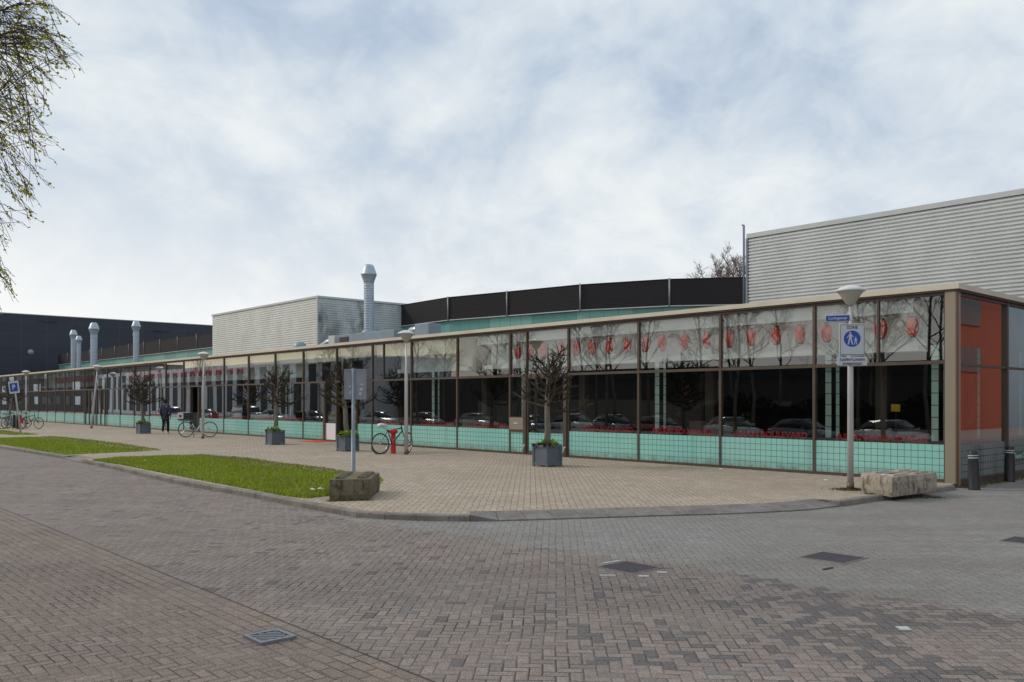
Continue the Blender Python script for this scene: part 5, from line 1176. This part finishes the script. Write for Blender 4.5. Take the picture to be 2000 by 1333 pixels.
# ------------------------------------------------------------------ across the street, mirrored in the glass
PZ = -.85
def car(kind='saloon'):
    K = thing('parked_car', '', 'car', (0, 0, 0)); X = Vector((1, 0, 0)); S = Vector((0, 1, 0)); hw = .88
    prof = {'saloon': [(-2.2, .35, .62), (-2.12, .28, .86), (-1.5, .22, .95), (-.6, .2, .97), (.7, .2, .95), (1.1, .2, .90), (1.9, .24, .76), (2.15, .3, .62), (2.22, .38, .5)],
            'van': [(-2.5, .35, 1.0), (-2.45, .25, 1.15), (-1, .22, 1.15), (1.2, .22, 1.12), (1.7, .24, 1.05), (2.2, .28, .85), (2.3, .4, .6)]}[kind]
    m = MB(); rings = []
    for x, z0, z1 in prof:
        e = 1 if abs(x) < 1.8 else .92 if abs(x) < 2.18 else .80; w = hw * e
        rings.append([Vector((x, y, z)) for y, z in ((-w * .86, z0), (-w, z0 + .12), (-w * 1.0, (z0 + z1) / 2), (-w * .97, z1 - .06), (-w * .84, z1), (w * .84, z1), (w * .97, z1 - .06), (w, (z0 + z1) / 2), (w, z0 + .12), (w * .86, z0))])
    m.loft(rings, True); bd = m.build('body', M['carpaint'], K)
    gh = {'saloon': ((-1.75, .95), (-1.05, 1.40), (-.1, 1.46), (.35, 1.42), (1.15, .93)), 'van': ((-2.42, 1.15), (-2.36, 1.9), (0, 1.95), (1.0, 1.9), (1.75, 1.08))}[kind]
    m = MB(); rings = []
    for x, z in gh: rings.append([Vector((x, y, zz_)) for y, zz_ in ((-.80, .90 if kind == 'saloon' else 1.1), (-.80 + (z - .93) * .32, max(z, .94)), (.80 - (z - .93) * .32, max(z, .94)), (.80, .90 if kind == 'saloon' else 1.1))])
    m.loft(rings, True); m.build('glasshouse', M['carglass'] if kind == 'saloon' else M['carpaint'], K)
    m = MB(); r0, r1 = gh[1], gh[-2]
    m.loft([[Vector((x, y, z + d)) for y in (-.62, .62)] + [Vector((x, y, z + d + .02)) for y in (.6, -.6)] for x, z, d in ((r0[0] + .02, r0[1], .0), (gh[2][0], gh[2][1], .005), (r1[0] - .02, r1[1], .0))]); m.build('roof', M['carpaint'], K)
    for x in (-1.35, 1.38):
        for s in (-1, 1):
            c = Vector((x, s * .80, .31)); m = MB(); m.lathe(c, [(.2, -.1), (.3, -.1), (.315, -.05), (.315, .05), (.3, .1), (.2, .1)], 20, True, S); w = m.build('wheel', M['tyre'], K); m = MB(); m.lathe(c + S * s * .08, [(.19, -.02), (.19, .01), (.05, .02)], 14, True, S * s); m.build('rim', M['chrome'], w)
    for s in (-1, 1):
        m = MB(); m.obox(Vector((2.08 if kind == 'saloon' else 2.2, s * .62, .66)), X, S, UP, .07, .16, .07); m.build('headlight', M['lens'], K, .02); m = MB(); m.obox(Vector((-2.15 if kind == 'saloon' else -2.45, s * .66, .78)), X, S, UP, .05, .12, .08); m.build('tail_light', M['lensr'], K, .02); m = MB(); m.obox(Vector((.85, s * .97, 1.0)), X, S, UP, .07, .09, .06); m.build('mirror', M['carpaint'], K, .02)
    if kind == 'van': m = MB(); m.obox(Vector((1.42, 0, 1.5)), Vector((.64, 0, -.77)).normalized(), S, Vector((.77, 0, .64)).normalized(), .36, .66, .02); m.build('windscreen', M['carglass'], K)
    return K
sal = car('saloon'); van = car('van'); cols = [(.62, .62, .65), (.14, .14, .17), (.45, .46, .5), (.30, .02, .02), (.06, .07, .09), (.5, .5, .5), (.05, .09, .16), (.40, .41, .40), (.10, .14, .12), (.55, .55, .56), (.25, .26, .3), (.02, .02, .025)]
cn_ = ['silver', 'charcoal', 'mid grey', 'dark red', 'near-black', 'pale silver', 'dark blue', 'light grey', 'dark green', 'white', 'steel grey', 'black']
spots = [14.0, 19.6, 24.8, 30, 34.5, 39, 42.5, 50, 58, 64, 72, 79, 87, 96, 108, 121]
for i, a in enumerate(spots):
    c = sal if i == 0 else copy_tree(sal); c.location = FP(a, -28.5 - (i % 3) * .5, PZ); c.rotation_euler = (0, 0, FROT + PI + (.38 if i < 7 else .1) * (1 if i % 2 == 0 else .6)); tag(c, '%s saloon parked across the street, %s car along the row mirrored in the glass' % (cn_[i % 12], ORD[i]), 'car', 'cars parked across the street')
    def setc(o):
        o.color = (*cols[i % 12], 1)
        for ch in o.children: setc(ch)
    setc(c)
for i, (a, t) in enumerate(((101, -22), (84, -24))):
    c = van if i == 0 else copy_tree(van); c.location = FP(a, t, PZ); c.rotation_euler = (0, 0, FROT + PI); tag(c, ['white box van parked across the street nearest the white-banded block', 'white van parked across the street in front of parked saloons'][i], 'van', 'vans parked across the street')
    def setw(o):
        o.color = (.62, .63, .66, 1)
        for ch in o.children: setw(ch)
    setw(c)
tl = [(-10, -38, 15), (-3, -42, 14), (4.5, -39, 15.5), (10.5, -42, 14), (16, -40, 16), (22, -43, 14), (28, -40, 15), (34, -43, 16), (40, -40, 14), (48, -42, 14), (57, -40, 13), (-6, -33, 12), (1, -31, 14), (8, -34, 13), (13, -31, 15), (19, -35, 13), (25, -32, 14), (31, -35, 12.5), (37, -32, 14), (44, -36, 12), (52, -33, 11), (62, -35, 10), (78, -31, 10), (112, -30, 9), (135, -29, 9), (160, -30, 10), (182, -28, 10), (3, -27, 12), (13.5, -26.5, 11.5), (23, -27, 12.5), (33, -26.5, 12), (43, -27.5, 12), (55, -26.5, 11), (67, -27, 12)]
for i, (a, t, h_) in enumerate(tl):
    bare_tree(FP(a, t, PZ), h_ * 1.1, 2.5, 200 + i, 'tall bare tree across the street, %s along the row from the crossing' % ORD[i], grp='bare trees across the street', mt='barkg', minr=.009, maxd=4, dens=1.2, rt=.13, mc='bark')
ab = thing('apartment_block', 'pale block with white vertical bands across the street', 'building', FP(120, -40, PZ))
m = MB(); m.fbox(88, 200, -56, -42, PZ, 7.6); m.build('wall', M['bandw'], ab)
rr = random.Random(3)
for i in range(28):
    s = 89 + i * 3.9; m = MB(); m.fbox(s, s + 2.1, -42, -41.93, -.2, 6.9); m.build('window', M['wind'], ab)
lb_ = thing('dark_block', 'long low dark brick building behind the bare trees across the street', 'building', FP(20, -46, PZ))
m = MB(); m.fbox(-60, 86, -60, -46, PZ, 4.6); m.build('wall', M['brick'], lb_)
m = MB(); m.fbox(-60, 64, -46, -45.9, 3.6, 4.3); m.build('window_band', M['wind'], lb_); m = MB(); m.fbox(40, 41, -46.05, -45.9, 2, 3.5); m.build('orange_panel', M['orange'], lb_); m = MB(); m.fbox(30, 70, -45.98, -45.7, PZ, 1.7); m.build('low_wall', M['beige'], lb_)
fb = thing('dark_terrace', 'long dark terrace further along the street beyond the pale block', 'building', FP(300, -50, PZ))
m = MB(); m.fbox(200.5, 460, -62, -40, PZ, 10.5); m.build('wall', M['brick'], fb)
for q in range(16):
    for z in (.8, 4.2, 7.4): m = MB(); m.fbox(203 + q * 9, 208 + q * 9, -40, -39.9, z, z + 1.9); m.build('window', M['bandw'] if (q * 3 + int(z)) % 4 == 0 else M['wind'], fb)
ob_ = thing('orange_building', 'orange brick building across the side street mirrored in the side glass', 'building', FP(-13, 20, PZ))
m = MB(); m.fbox(-26, -13, 4, 42.3, ROADZ, 9.5); m.build('wall', M['orange2'], ob_)
for q in range(6):
    for z in (3.4, 6.2):
        m = MB(); m.fbox(-12.99, -12.9, 2.4 + q * 6.4, 6.2 + q * 6.4, z, z + 1.5); m.build('window', M['wind'], ob_)
m = MB(); m.fbox(-27, -12.9, 42.5, 90, ROADZ, 12); m.build('glass_stair_tower', M['tower'], ob_)
# hedge
rr = random.Random(8); m = MB()
for _ in range(26000):
    s = rr.uniform(-45, 33); p = FP(s, -38.5 + rr.uniform(-.9, .9), PZ + rr.random() ** .7 * (2.6 + .5 * math.sin(s * .9))); d = Vector((rr.gauss(0, 1), rr.gauss(0, 1), rr.gauss(0, 1))).normalized() * .16; w = d.cross(Vector((rr.gauss(0, 1), rr.gauss(0, 1), 1))).normalized() * .10; m.add([p - d, p + w, p + d, p - w], [(0, 1, 2, 3)])
m.fbox(-45, 33, -39.1, -37.9, PZ, 1.3)
tag(m.build('hedge', M['hedge']), 'dense dark evergreen hedge across the street below the bare trees', 'hedge')
